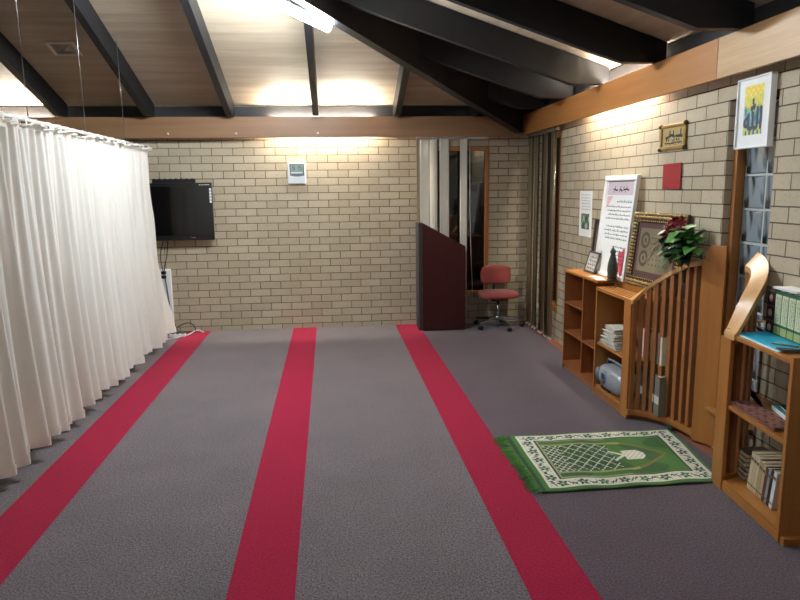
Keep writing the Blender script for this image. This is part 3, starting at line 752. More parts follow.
# --- right bookcase with the swooping rail
rbk = thing('bookcase', 'honey wood bookcase with a swooping rail at the right edge, full of books', 'bookcase', (2.16, 2.9, 0))
RF = 2.0; XBR = 2.27
q = MB(); q.box(RF, RF+.022, 3.10, 3.21, 0, .842); q.build('post', M['oak_z'], rbk, bevel=.003)
q = MB(); q.box(RF, XBR, 2.552, 2.577, 0, .885); q.build('side_panel', M['oak_z'], rbk, bevel=.003)
def innerR(off):
    pts = [(XBR, 2.577), (RF+.01, 2.577), (RF+.01, 3.10)]
    rest = []
    for i in range(1, 11):
        p, n = arcR(i/10); v = p-n*off; rest.append((v.x, v.y))
    return pts+[(RF+.03, 3.10)]+rest[1:]+[(XBR, 3.44)]
for z, nm in ((.06, 'bottom_shelf'), (.485, 'shelf'), (.868, 'top')):
    q = MB(); q.prism(innerR(.06), z-.022, z); q.build(nm, M['oak_y'], rbk, bevel=.002)
q = MB(); q.box(RF+.008, RF+.03, 2.52, 3.15, 0, .036); q.box(RF+.03, XBR, 2.52, 2.552, 0, .036); q.build('plinth', M['oak_y'], rbk, bevel=.002)
TABR = [.872, .945, 1.02, 1.07, 1.105, 1.133, 1.155, 1.172, 1.184, 1.19, 1.194]
screen(rbk, arcR, (2.224, 3.425, 0), (2.268, 3.455, 0), TABR, slats=7, railw=.10, cham=0, drop=-.075, shr=.04)

RIGHT = [rbk]
RIGHT = [rbk]
# ------------------------------------------------------------------ books and small things
def wallframe(tilt=0, yaw=0):
    R = Matrix(((0, 0, -1), (-1, 0, 0), (0, 1, 0)))      # local x -> -Y, y -> Z, z -> -X
    return Matrix.Rotation(yaw, 3, 'Z') @ R @ Matrix.Rotation(-tilt, 3, 'X')
def wthing(name, label, cat, c, tilt=0, yaw=0, group=None): return thing(name, label, cat, c, wallframe(tilt, yaw), group)
def lbox(par, name, m, *b, **k): q = MB(); q.box(*b); return q.build(name, m, par, local=True, **k)
def squig(q, x0, x1, y, hh, z, rn, dots=True, gap=.25):
    """flat pen strokes that read as a line of small handwriting"""
    x = x1
    while x > x0+hh*.5:
        n = rn.randint(2, 5); wv = hh*rn.uniform(.35, .6)
        px, py = x, y+hh*.2
        for i in range(n):
            nx_ = px-wv; ny = y+hh*(.15+.25*rn.random())
            if nx_ < x0: break
            t_ = hh*.13
            q.mesh([(px, py-t_, z), (px, py+t_, z), (nx_, ny+t_, z), (nx_, ny-t_, z)], [(0, 1, 2, 3)])
            if rn.random() < .4: q.mesh([(nx_, ny, z), (nx_+t_*1.6, ny, z), (nx_+t_*1.6, y+hh*rn.uniform(.7, 1), z), (nx_, y+hh*.9, z)], [(0, 1, 2, 3)])
            if dots and rn.random() < .4: q.mesh([(nx_+wv*.3, y-hh*.15, z), (nx_+wv*.3+t_*1.6, y-hh*.15, z), (nx_+wv*.3+t_*1.6, y-hh*.15+t_*1.6, z), (nx_+wv*.3, y-hh*.15+t_*1.6, z)], [(0, 1, 2, 3)])
            px, py = nx_, ny
        x = px-hh*rn.uniform(gap, gap*2)
def grid(q, nx, ny, fpos, fmat):
    vs = [fpos(i/nx, j/ny) for j in range(ny+1) for i in range(nx+1)]
    v = [q.bm.verts.new(p) for p in vs]
    for j in range(ny):
        for i in range(nx):
            a = j*(nx+1)+i
            f = q.bm.faces.new((v[a], v[a+1], v[a+nx+2], v[a+nx+1])); f.material_index = fmat((i+.5)/nx, (j+.5)/ny)
def color(name, r, g, b, rough=.6, **k): return mat(name, S(r, g, b), rough, **k)
BM = {}
def cm(r, g, b, rough=.55):
    k = (r, g, b, rough)
    if k not in BM: BM[k] = color('cover_%d_%d_%d' % (r, g, b), r, g, b, rough)
    return BM[k]
def book(label, M_, th, hh, dp, col, group=None, bands=None, name='book', cat='book', spine_deco=None):
    """upright book: local x = thickness, y = depth (spine at y=0), z = height"""
    t = thing(name, label, cat, M_.translation, M_.to_3x3(), group)
    m = cm(*col)
    q = MB(); c_ = .0025
    q.box(0, c_, 0, dp, 0, hh); q.box(th-c_, th, 0, dp, 0, hh); q.box(c_, th-c_, 0, c_, 0, hh); q.build('cover', m, t, local=True, bevel=.001)
    q = MB(); q.box(c_+.0003, th-c_-.0003, c_+.0005, dp-.004, .003, hh-.004); q.build('pages', M['cream'], t, local=True)
    if bands:
        for z0, z1, bc in bands:
            q = MB(); q.box(.003, th-.003, -.0008, 0, z0*hh, z1*hh); q.build('spine_band', cm(*bc), t, local=True)
    if spine_deco:
        for z in spine_deco:
            q = MB(); q.M = Matrix.Translation((th/2, -.0006, z*hh)) @ Matrix.Rotation(PI/2, 4, 'X') @ Matrix.Diagonal((1, 1, .2, 1)); q.ball((0, 0, 0), th*.26, 10, 6); q.build('medallion', cm(168, 130, 118), t, local=True)
    return t
def bmat(x, y, z, rz=0, lean=0): return Matrix.Translation((x, y, z)) @ Matrix.Rotation(rz, 4, 'Z') @ Matrix.Rotation(lean, 4, 'Y')
QZ = -PI/2   # local x (thickness) -> -Y, local y (depth) -> +X : spine faces the room
def flatbook(name, label, cat, c, size, rz, cover, pages=None, group=None):
    t = thing(name, label, cat, c, Matrix.Rotation(rz, 3, 'Z'), group)
    a, b, h_ = size
    if h_ > .008:
        lbox(t, 'lower_cover', cover, -a/2, a/2, -b/2, b/2, 0, .0025, bevel=.001)
        lbox(t, 'pages', pages or M['paper'], -a/2+.003, a/2-.004, -b/2+.003, b/2-.003, .0026, h_-.0026)
        lbox(t, 'upper_cover', cover, -a/2, a/2, -b/2, b/2, h_-.0025, h_, bevel=.001)
    else: lbox(t, 'sheet', cover, -a/2, a/2, -b/2, b/2, 0, h_)
    return t

OLD = set(bpy.data.objects)
OLD = set(bpy.data.objects)
# right bookcase, bottom shelf: leaning row
z0 = .0605; y = 2.955
row = [('tall cream book, furthest of the leaning row on bottom shelf', .03, .215, (206, 192, 160)),
       ('second cream book of leaning row, bottom right shelf', .028, .212, (196, 180, 148)),
       ('third leaning cream book with narrower spine on bottom shelf', .026, .21, (204, 188, 156)),
       ('tan leaning book, middle of the bottom shelf row', .032, .20, (178, 152, 116)),
       ('buff leaning book touching the dark red one on bottom shelf', .026, .196, (186, 166, 132)),
       ('dark red brown leaning book on the bottom shelf', .024, .19, (92, 52, 50)),
       ('grey leaning book beside the dark red one on bottom shelf', .022, .192, (150, 150, 150)),
       ('black leaning book beside the white ones on bottom shelf', .024, .20, (36, 36, 40)),
       ('white book nearest the side panel on bottom shelf', .03, .205, (214, 214, 216))]
for lb, th, hh, col in row:
    lean = .15
    book(lb, bmat(2.07, y, z0+.001+th*math.sin(lean)*1.0, QZ, lean), th, hh, .16, col, 'leaning books on the bottom shelf', [(.12, .16, (90, 80, 66)), (.78, .86, (96, 84, 70))])
    y -= th/math.cos(lean)+.0012
for k in range(6):
    flatbook('book', 'thin book lying flat at the back of bottom shelf, %s' % ['undermost of the pile', 'second from the bottom of pile', 'third from bottom of pile', 'third from top of pile', 'second from top of pile', 'topmost of the pile'][k], 'book',
             (2.17+.004*(k % 3), 3.10-.003*(k % 2), .0605+.0245*k), (.15, .13-.004*k, .024), .06*((k % 3)-1), cm(*[(120, 96, 70), (60, 56, 50), (150, 128, 96), (80, 62, 50), (130, 110, 84), (96, 84, 66)][k]), M['cream'], 'pile of books lying on the bottom shelf')
# middle shelf
mt = thing('patterned_mat', 'red brown mat with dark spots hanging over the middle shelf edge', 'mat', (2.05, 2.85, .486))
q = MB()
def mp(u, v):
    yy = 3.07-u*.42; xx = RF+.0+v*.12+.02*u
    return (xx, yy, .4875+.014+.004*math.sin(u*21)*math.sin(v*9))
def mm_(u, v):
    cx_, cy_ = (u*11) % 1-.5, (v*3.2+.5*(int(u*11) % 2)) % 1-.5
    return 1 if cx_*cx_*1.2+cy_*cy_ < .05 else (2 if abs(cx_) > .45 or abs(cy_) > .44 else 0)
grid(q, 130, 40, mp, mm_)
q.build('pattern', [cm(128, 82, 70, .8), cm(60, 34, 34, .8), cm(150, 104, 88, .8)], mt, kind='open')
q = MB(); q.extr([(RF+.0, 3.07, .4865), (RF+.12, 3.07, .4865), (RF+.14, 2.65, .4865), (RF+.02, 2.65, .4865)], (0, 0, .0105)); q.build('backing', cm(120, 76, 64, .8), mt)
flatbook('book', 'thick white and teal book lying on the middle shelf', 'book', (2.235, 2.83, .4865), (.16, .27, .03), -.12, cm(70, 140, 140), M['paper'])
flatbook('book', 'black notebook on top of the white and teal book', 'book', (2.24, 2.80, .517), (.15, .22, .012), -.2, cm(24, 26, 30), M['paper'])
bx = thing('small_box', 'white narrow box with blue figure standing on the middle shelf', 'box', (2.20, 2.67, .4865))
q = MB(); q.box(2.17, 2.23, 2.64, 2.675, .530, .665); q.build('carton', M['paper'], bx, bevel=.002)
q = MB(); q.box(2.1685, 2.1698, 2.647, 2.668, .555, .64); q.build('printed_label', cm(110, 130, 160), bx)
# top: folder, pen, papers, books
fo = thing('folder', 'bright blue folder lying on top of the right bookcase', 'folder', (2.12, 2.88, .869))
q = MB(); q.extr([(2.012, 3.06, .8735), (2.03, 2.66, .8735), (2.19, 2.66, .8735), (2.235, 3.10, .8735)], (0, 0, .004)); q.build('cover', color('blue_folder', 40, 176, 214, .45), fo, bevel=.001)
q = MB(); q.extr([(2.004, 3.055, .869), (2.018, 2.665, .869), (2.185, 2.665, .869), (2.225, 3.095, .869)], (0, 0, .004)); q.build('sheets', M['paper'], fo)
pn = thing('pen', 'thin olive pen lying on the bright blue folder', 'pen', (2.10, 2.76, .878))
q = MB(); q.tube([(2.06, 2.80, .8825), (2.14, 2.71, .8825)], .0045, 8); q.build('barrel', cm(120, 110, 70), pn)
q = MB(); q.tube([(2.06, 2.80, .8825), (2.052, 2.809, .8825)], [.0045, .001], 8); q.build('tip', M['steel'], pn)
pp = thing('phone', 'dark flat phone on the bookcase top by blue folder', 'phone', (2.06, 2.70, .878))
q = MB(); q.extr([(2.028, 2.705, .8785), (2.03, 2.64, .8785), (2.16, 2.64, .8785), (2.16, 2.66, .8785)], (0, 0, .007)); q.build('body', M['bl_plastic'], pp, bevel=.002)
for k in range(3):
    flatbook('booklet', ['grey booklet behind the blue folder, undermost of three', 'white booklet behind the blue folder, middle of three', 'white booklet behind the blue folder, topmost of three'][k], 'booklet', (2.255, 3.165+.004*k, .869+.0125*k), (.12, .19-.02*k, .012), .15*(k-1), [cm(150, 150, 150), M['paper'], M['cream']][k], M['paper'], 'booklets behind the blue folder')
book('thick black book with round pale ornaments on the spine', bmat(2.175, 3.10, .8785, QZ, 0), .075, .235, .10, (24, 16, 18), None, [(.93, .95, (120, 96, 84)), (.6, .615, (120, 96, 84)), (.27, .285, (120, 96, 84))], spine_deco=(.78, .45, .12))
for k, (lb, w_) in enumerate((('green edged volume with pale spine beside the thick black book', .062), ('pale green volume with fine writing on spine, second from black book', .062), ('pale green volume with fine writing, third from black book', .062), ('pale green volume cut by the right picture edge', .062))):
    yy = 3.02-.0635*k
    b_ = book(lb, bmat(2.175, yy, .8785, QZ, 0), w_, .23, .105, (38, 92, 66), 'green set of volumes', [(.03, .2, (166, 176, 110)), (.26, .92, (206, 214, 176))])
    q = MB(); rn = random.Random(k)
    for j in range(3):
        # writing runs up the spine
        q2 = MB(); squig(q2, 0, .135, 0, .009, 0, rn)
        for f in q2.bm.faces:
            q.mesh([(w_*.28+.016*j+v.co.y, -.0012, .065+v.co.x) for v in f.verts], [tuple(range(len(f.verts)))])
        q2.bm.free()
    q.build('spine_writing', M['ink'], b_, local=True, kind='open')
flatbook('booklet', 'white booklet lying across the top of the green volumes', 'booklet', (2.225, 2.95, 1.1145), (.10, .20, .01), .05, M['paper'], M['paper'])

RIGHT += [o for o in bpy.data.objects if o not in OLD and o.parent is None]
# the right bookcase stands a little askew to the wall
TR = Matrix.Translation((2.03, 3.262, 0)) @ Matrix.Rotation(-.045, 4, 'Z') @ Matrix.Translation((-2.0, -3.21, 0))
for o in RIGHT: o.matrix_world = TR @ WM[o]; WM[o] = TR @ WM[o]

RIGHT += [o for o in bpy.data.objects if o not in OLD and o.parent is None]
# the right bookcase stands a little askew to the wall
TR = Matrix.Translation((2.03, 3.262, 0)) @ Matrix.Rotation(-.045, 4, 'Z') @ Matrix.Translation((-2.0, -3.21, 0))
for o in RIGHT: o.matrix_world = TR @ WM[o]; WM[o] = TR @ WM[o]

# corner unit contents
rn = random.Random(11)
for k in range(9):
    z = .4258+.0175*k
    t = thing('newspaper', 'folded newspaper in the crumpled pile on the corner bookcase shelf' if 0 < k < 8 else ('folded newspaper at the bottom of crumpled pile' if k == 0 else 'folded newspaper crumpled on top of the pile'), 'newspaper', (2.14, 4.78, z), None, 'pile of newspapers')
    q = MB(); nx_ = 14; ny_ = 12; vs = []; L_ = .32-.012*k; Wd_ = .17-.004*k; rz = rn.uniform(-.12, .12)
    R2 = Matrix.Rotation(rz, 3, 'Z')
    p1, p2 = rn.uniform(0, 6), rn.uniform(0, 6)
    for top in (0, 1):
        for j in range(ny_+1):
            for i in range(nx_+1):
                u, v = i/nx_-.5, j/ny_-.5
                p = R2 @ Vector((u*Wd_, v*L_, 0))
                e = 1-max(abs(u), abs(v))**3*6
                vs.append((2.145+p.x, 4.79+p.y, z+.001+(.002 if not top else .006+.007*max(0, e)+.0025*math.sin(u*22+p1)*math.sin(v*19+p2))))
    n1_ = (nx_+1)*(ny_+1); fs = []
    for j in range(ny_):
        for i in range(nx_):
            a = j*(nx_+1)+i
            fs.append((a, a+nx_+1, a+nx_+2, a+1)); fs.append((n1_+a, n1_+a+1, n1_+a+nx_+2, n1_+a+nx_+1))
    rim = [i for i in range(nx_+1)]+[j*(nx_+1)+nx_ for j in range(1, ny_+1)]+[ny_*(nx_+1)+i for i in range(nx_-1, -1, -1)]+[j*(nx_+1) for j in range(ny_-1, 0, -1)]
    for i in range(len(rim)): a, b = rim[i], rim[(i+1) % len(rim)]; fs.append((a, b, n1_+b, n1_+a))
    q.mesh(vs, fs, True); q.build('folded_sheets', M['news'] if 'news' in M else M.setdefault('news', mat('newsprint', S(196, 190, 178), .85, var=.25, scale=40)), t)
bbx = thing('portable_radio', 'silver portable CD radio on the bottom shelf of corner bookcase', 'radio', (2.13, 4.77, .076))
cushion('body', (2.135, 4.73, .175), (.20, .45, .195), bbx, mat('silver_plastic', S(160, 166, 174), .35, .25, var=.03))
q = MB(); q.M = Matrix.Translation((2.037, 4.775, .185)) @ Matrix.Rotation(PI/2, 4, 'Y'); q.lathe([(.052, -.006), (.052, .006), (.045, .008)], n=24); q.build('front_dial', mat('blue_grey_dial', S(120, 134, 146), .3), bbx)
q = MB(); q.box(2.028, 2.034, 4.75, 4.80, .17, .215); q.build('display', mat('blue_lcd', S(52, 78, 96), .2), bbx)
for yy in (4.90, 4.65):
    q = MB(); q.M = Matrix.Translation((2.05, yy, .175)) @ Matrix.Rotation(PI/2, 4, 'Y'); q.lathe([(.06, -.008), (.06, .004), (.05, -.002), (.03, -.006), (.012, -.002)], n=24); q.build('speaker_grille', mat('grille_grey', S(118, 124, 132), .5, bump=.5, bscale=500), bbx)
q = MB(); q.tube([(2.14, 4.95, .25), (2.14, 4.93, .288), (2.14, 4.80, .296), (2.14, 4.68, .292), (2.14, 4.60, .25)], .009, 8); q.build('handle', mat('handle_grey', S(140, 146, 152), .4), bbx)
q = MB(); q.box(2.05, 2.07, 4.70, 4.86, .083, .095); q.build('tape_slot', M['bl_plastic'], bbx)
cols = [(226, 226, 222), (180, 60, 52), (90, 128, 84), (222, 218, 206), (60, 96, 70), (200, 200, 196), (210, 206, 190)]
for k, cc in enumerate(cols):
    book('%s book seen through the slats of the screen' % ['white', 'red', 'sage green', 'ivory', 'dark green', 'light grey', 'cream'][k], bmat(2.19, 4.50-.045*k, .4258, QZ, 0), .04, .20+.01*(k % 3), .13, cc, 'books behind the slatted screen')
for k, cc in enumerate(((40, 44, 50), (90, 100, 92), (34, 36, 40), (120, 116, 104))):
    book('%s box file at the bottom behind the slats' % ['charcoal', 'grey green', 'black', 'stone grey'][k], bmat(2.17, 4.45-.075*k, .0758, QZ, 0), .07, .28, .15, cc, 'box files behind the slatted screen', [(.3, .5, (200, 200, 196))], name='box_file', cat='box file')

# ------------------------------------------------------------------ things on the bookcase top and the wall
# tall white framed notice
ZT_ = .9125
tb = wthing('notice_board', 'tall white framed notice with small dark writing, leaning on bricks above bookcase', 'notice', (2.225, 5.165, ZT_), .1)
w_, h_ = .60, .82
q = MB()
for b in ((-w_/2, w_/2, 0, .03, 0, .03), (-w_/2, w_/2, h_-.04, h_, 0, .03), (-w_/2, -w_/2+.035, .03, h_-.04, 0, .03), (w_/2-.035, w_/2, .03, h_-.04, 0, .03)): q.box(*b)
q.build('frame', M['whitepaint'], tb, local=True, bevel=.003)
lbox(tb, 'sheet', M['paper'], -w_/2+.03, w_/2-.03, .028, h_-.038, .004, .012)
lbox(tb, 'heading_panel', color('pale_mauve', 214, 196, 202, .8), -w_/2+.05, w_/2-.05, h_-.155, h_-.05, .0121, .0135)
q = MB(); rn = random.Random(5)
q.box(-w_/2+.045, w_/2-.045, h_-.05, h_-.044, .0121, .014)
squig(q, -.14, .16, h_-.128, .05, .0142, rn)
q.build('heading_writing', M['ink'], tb, local=True, kind='open')
q = MB(); squig(q, -.05, .23, h_-.215, .022, .0125, rn)
for k in range(15):
    if k in (4, 9): continue
    squig(q, -w_/2+.07+.02*(k % 3), w_/2-.055, h_-.255-.032*k, .019, .0125, rn)
q.build('writing', M['ink'], tb, local=True, kind='open')
q = MB(); q.mesh([(-.24, h_-.165, .0124), (-.13, h_-.165, .0124), (-.19, h_-.23, .0124), (-.24, h_-.27, .0124)], [(0, 1, 2, 3)]); q.build('pink_flower_print', color('pale_pink', 232, 186, 188, .8), tb, local=True, kind='open')
q = MB(); rn2 = random.Random(2)
q.mesh([(.185+.085*(1+.22*math.cos(5*k*PI/15+.4))*math.cos(k*PI/15)*.85, .135+.105*(1+.22*math.cos(5*k*PI/15+.4))*math.sin(k*PI/15), .0124) for k in range(30)], [tuple(range(30))])
q.build('red_flower_print', color('rose_print', 196, 70, 88, .8), tb, local=True, kind='open')
lbox(tb, 'lower_leaflet', M['paper'], -.2, -.02, .04, .30, .0135, .0145)

# white paper notice taped on the bricks
pn_ = wthing('paper_notice', 'narrow white paper notice with a green picture, taped beside the corner blind', 'notice', (XR-.001, 6.045, 1.18))
lbox(pn_, 'sheet', M['paper'], -.155, .155, 0, .425, 0, .002)
q = MB(); rn = random.Random(9)
def gp(u, v): return (-.10+.2*u, .07+.145*v, .0025)
def gm(u, v):
    n_ = math.sin(u*9+2)*math.sin(v*7)+.6*math.sin(u*23)*math.sin(v*19+1)
    return 0 if n_ > .35 else (1 if n_ > -.4 else 2)
grid(q, 30, 24, gp, gm); q.build('picture', [color('print_pale', 170, 190, 170), color('print_green', 78, 116, 84), color('print_dark', 44, 62, 50)], pn_, local=True, kind='open')
q = MB()
for k in range(6): squig(q, -.11, .11, .385-.027*k, .014, .0025, rn)
q.build('writing', color('grey_ink', 140, 140, 150), pn_, local=True, kind='open')

# red card, brass plaque
rc_ = wthing('red_card', 'plain red card hung on the brick wall below the brass plaque', 'card', (XR-.003, 4.462, 1.622))
q = MB(); q.mesh([(-.128, .172, 0), (.128, .176, .006), (.142, 0, .012), (-.118, -.002, .004)], [(0, 1, 2, 3)]); q.build('card', color('deep_red_card', 142, 14, 22, .7, var=.08), rc_, local=True, solid=.004, kind='open')
pl = wthing('brass_plaque', 'small brass framed plaque with dark calligraphy under the right pelmet', 'plaque', (XR-.003, 4.462, 1.89))
brass = mat('brass', S(150, 122, 62), .35, .7, var=.25, scale=25, bump=.2)
brass_d = mat('dark_brass', S(84, 64, 36), .45, .5, var=.3)
w_, h_ = .345, .172
for b in ((-w_/2, w_/2, 0, .024, 0, .016), (-w_/2, w_/2, h_-.024, h_, 0, .016), (-w_/2, -w_/2+.024, .024, h_-.024, 0, .016), (w_/2-.024, w_/2, .024, h_-.024, 0, .016)):
    lbox(pl, 'frame_bar', brass, *b, bevel=.004)
for sx_ in (-1, 1):
    for yy in (.006, h_-.006):
        q = MB(); q.ball((sx_*(w_/2-.004), yy, .012), .017, 10, 8); q.build('corner_knob', brass_d, pl, local=True)
lbox(pl, 'plate', mat('worn_brass_plate', S(176, 156, 108), .5, .3, var=.2, scale=30), -w_/2+.02, w_/2-.02, .02, h_-.02, .002, .006)
q = MB(); rn = random.Random(21); squig(q, -.125, .125, .07, .07, .0065, rn, gap=.05); squig(q, -.12, .12, .035, .035, .0065, rn, gap=.05); q.build('calligraphy', M['ink'], pl, local=True, kind='open')

def clear_glass():
    m, nt, b = newmat('picture_glass')
    tr = node(nt, 'ShaderNodeBsdfTransparent'); mx = node(nt, 'ShaderNodeMixShader'); mx.inputs[0].default_value = .05
    out = [n for n in nt.nodes if n.type == 'OUTPUT_MATERIAL'][0]
    b.inputs['Roughness'].default_value = .05
    nt.links.new(tr.outputs[0], mx.inputs[1]); nt.links.new(b.outputs[0], mx.inputs[2]); nt.links.new(mx.outputs[0], out.inputs[0])
    return m
# framed calligraphy picture hung over the glass block window
pf = wthing('framed_picture', 'white framed colourful calligraphy picture hanging over the glass block window', 'picture', (XR-.004, 3.552, 1.845), .0)
w_, h_, d_ = .30, .385, .036
q = MB()
for b in ((-w_/2, w_/2, 0, .012, 0, d_), (-w_/2, w_/2, h_-.012, h_, 0, d_), (-w_/2, -w_/2+.012, .012, h_-.012, 0, d_), (w_/2-.012, w_/2, .012, h_-.012, 0, d_)): q.box(*b)
q.build('frame', M['whitepaint'], pf, local=True, bevel=.002)
lbox(pf, 'mount_board', M['paper'], -w_/2+.011, w_/2-.011, .011, h_-.011, .016, .026)
q = MB()
pal = [(238, 206, 62), (244, 222, 90), (206, 210, 84), (136, 186, 110), (74, 150, 160), (46, 110, 160), (30, 78, 130), (196, 214, 200), (104, 176, 176)]
AX0, AX1, AY0, AY1 = -.084, .082, .072, .338
def ap(u, v): return (AX0+(AX1-AX0)*u, AY0+(AY1-AY0)*v, .0264)
def am(u, v):
    n_ = .07*math.sin(u*17+3*math.sin(v*9))+.05*math.sin(u*41+v*13)
    if v+n_*.5 > .78: return 1 if math.sin(u*25)*math.sin(v*40) > .2 else 0
    if v+n_ > .6: return 0 if n_ > 0 else 2
    if v+n_ > .5: return 3 if n_ > -.03 else 2
    if v < .09: return 2 if math.sin(u*30) > -.2 else 6
    if v < .2: return 8 if abs(u-.5) < .3 else 2
    if .12 < (u*6.0) % 1 < .3 and v > .33: return 7
    return 5 if n_ < -.03 else (4 if n_ < .05 else 8)
grid(q, 70, 96, ap, am)
q.build('painting', [cm(*p, .7) for p in pal], pf, local=True, kind='open')
vs, fs = text_geo('\ufdf2', .17)
q = MB()
if vs:
    x0, x1 = min(v.x for v in vs), max(v.x for v in vs); y0, y1 = min(v.y for v in vs), max(v.y for v in vs)
    sxx, syy = .156/(x1-x0), .165/(y1-y0)
    for k, (ox, oy) in enumerate(((0, 0), (.005, 0), (-.005, 0), (0, .005), (0, -.005))):
        q.mesh([((v.x-(x0+x1)/2)*sxx-.002+ox, (v.y-y0)*syy+.10+oy, .0268+.0001*k) for v in vs], fs)
q.build('calligraphy', M['ink'], pf, local=True, kind='open')
lbox(pf, 'glazing', clear_glass(), -w_/2+.012, w_/2-.012, .012, h_-.012, d_-.006, d_-.0045)

# ornate gold frame
gf = wthing('gold_frame', 'ornate gold framed picture leaning on the wall behind the slatted screen', 'picture', (2.2385, 4.49, ZT_), .11, .065)
gold = mat('antique_gold', S(206, 180, 128), .34, .6, var=.5, scale=40, bump=.5, bscale=120)
gold_d = mat('dark_antique_gold', S(70, 50, 28), .5, .3, var=.4, scale=30)
w_, h_ = .69, .545
for nm, b in (('bottom', (-w_/2, w_/2, 0, .075)), ('top', (-w_/2, w_/2, h_-.075, h_)), ('left', (-w_/2, -w_/2+.075, .075, h_-.075)), ('right', (w_/2-.075, w_/2, .075, h_-.075))):
    q = MB(); x0, x1, y0, y1 = b; q.box(x0, x1, y0, y1, 0, .018); q.build('frame_moulding', gold_d, gf, local=True, bevel=.003)
    q = MB()
    hor = x1-x0 > y1-y0
    L0, L1 = (x0, x1) if hor else (y0, y1); n_ = int((L1-L0)/.026)
    for k in range(n_):
        s_ = L0+(k+.5)*(L1-L0)/n_
        for off, r_, pr in ((.012, .0095, .020), (.036, .0115, .020), (.064, .0065, .018)):
            if nm in ('top', 'right'): off = .075-off
            c_ = (s_, y0+off, pr) if hor else (x0+off, s_, pr)
            q.ball(c_, r_, 6, 5, (1.15, .8, .8) if (k+int(off*100)) % 2 else (.75, 1.2, .9))
    q.build('beading', gold, gf, local=True, label='bright gold beading')
lbox(gf, 'back_board', gold_d, -w_/2+.01, w_/2-.01, .01, h_-.01, -.004, .004)
lbox(gf, 'inner_border', color('maroon_mat', 84, 50, 50, .6), -w_/2+.07, w_/2-.07, .07, h_-.07, .004, .008)
q = MB()
def kp(u, v): return (-.235+.47*u, .115+.315*v, .0085)
def km(u, v):
    for cx_, cy_ in ((.18, .72), (.18, .30)):
        r_ = ((u-cx_)/.13)**2+((v-cy_)/.19)**2
        if .35 < r_ < 1 or r_ < .08: return 1
    if abs(u-.62) < .3 and abs(v-.5) < .36 and abs(math.sin(u*31)*math.sin(v*26)) > .86: return 1
    return 2 if math.sin(u*5)*math.sin(v*4+1) > .3 else 0
grid(q, 80, 56, kp, km); q.build('picture', [color('faded_olive', 120, 110, 86, .5), color('faded_brown', 74, 58, 48, .5), color('faded_tan', 134, 122, 94, .5)], gf, local=True, kind='open')

# small framed script, dark tall frame, ornament
sf = wthing('script_picture', 'small dark frame with pale script standing at far end of bookcase top', 'frame', (2.17, 5.47, ZT_), .28)
q = MB()
for b in ((-.115, .115, 0, .018, 0, .014), (-.115, .115, .168, .186, 0, .014), (-.115, -.098, .018, .168, 0, .014), (.098, .115, .018, .168, 0, .014)): q.box(*b)
q.build('frame', mat('pewter', S(92, 88, 82), .5, .4), sf, local=True, bevel=.003)
lbox(sf, 'sheet', color('pale_script_sheet', 196, 192, 184, .7), -.1, .1, .016, .17, .003, .008)
q = MB(); rn = random.Random(31)
for k in range(4): squig(q, -.08, .08, .13-.033*k, .026, .0085, rn)
q.build('writing', M['ink'], sf, local=True, kind='open')
lbox(sf, 'strut', M['bl_plastic'], -.02, .02, .02, .10, -.012, 0)
df = wthing('dark_frame', 'tall dark carved frame leaning on the bricks behind the small script frame', 'frame', (2.275, 5.60, ZT_), .09)
q = MB()
for b in ((-.11, .11, 0, .03, 0, .02), (-.11, .11, .42, .45, 0, .02), (-.11, -.08, .03, .42, 0, .02), (.08, .11, .03, .42, 0, .02)): q.box(*b)
q.build('frame', mat('dark_carved_wood', S(62, 48, 40), .5, var=.4, scale=40, bump=.4), df, local=True, bevel=.005)
lbox(df, 'panel', mat('dark_panel', S(96, 82, 72), .5, var=.5, scale=50), -.085, .085, .025, .425, .003, .009)
q = MB(); q.ball((.0, .38, .012), .014, 8, 6, (1, .7, .4)); q.build('stud', cm(150, 140, 124), df, local=True)
om = thing('ornament', 'dark green pointed carved ornament standing before the tall white notice', 'ornament', (2.145, 4.945, ZT_))
q = MB(); q.lathe([(.036, 0), (.04, .012), (.034, .02), (.036, .03), (.041, .08), (.038, .13), (.028, .17), (.02, .20), (.017, .215), (.024, .225), (.02, .24), (.006, .262), (.002, .275)], (2.145, 4.945, ZT_+.0005), 10, smooth=False)
q.build('body', mat('dark_green_carving', S(48, 54, 46), .45, var=.6, scale=60, bump=.8, bscale=90), om)
q = MB(); q.lathe([(.038, .03), (.043, .036), (.039, .042)], (2.145, 4.945, ZT_), 12); q.build('band', brass_d, om)
for k, (x, y, r_) in enumerate(((2.115, 5.20, .3), (2.10, 5.08, -.2))):
    flatbook('leaflet', ['white leaflet lying left of the pointed ornament', 'white leaflet lying at the front edge beside the pointed ornament'][k], 'leaflet', (x, y, ZT_+.0005), (.07, .11, .002), r_, M['paper'], group='leaflets on the bookcase top')

# flower arrangement
fp = thing('potted_plant', 'pot of green leaves with dark red flowers beside the gold frame', 'plant', (2.285, 4.075, ZT_))
q = MB(); q.lathe([(.03, 0), (.042, .10), (.045, .105), (.04, .105), (.038, .09)], (2.285, 4.075, ZT_), 16); q.build('pot', cm(96, 60, 48), fp)
rn = random.Random(17)
def leaf(q, base, dirv, L_, W_, droop):
    d = Vector(dirv).normalized(); up = Vector((0, 0, 1)); sd = d.cross(up)
    sd = sd.normalized() if sd.length > .01 else Vector((1, 0, 0)); nrm = sd.cross(d)
    P = []
    for k, wf in enumerate((.05, .6, 1, .85, .5, .03)):
        t_ = k/5; c_ = Vector(base)+d*L_*t_-up*droop*L_*t_*t_
        P += [c_-sd*W_*wf/2+nrm*.12*W_*wf, c_, c_+sd*W_*wf/2+nrm*.12*W_*wf]
    q.mesh(P, [f for k in range(5) for f in ((k*3, k*3+1, k*3+4, k*3+3), (k*3+1, k*3+2, k*3+5, k*3+4))], True)
qd, ql, qs = MB(), MB(), MB()
cen = Vector((2.235, 4.06, 1.262))
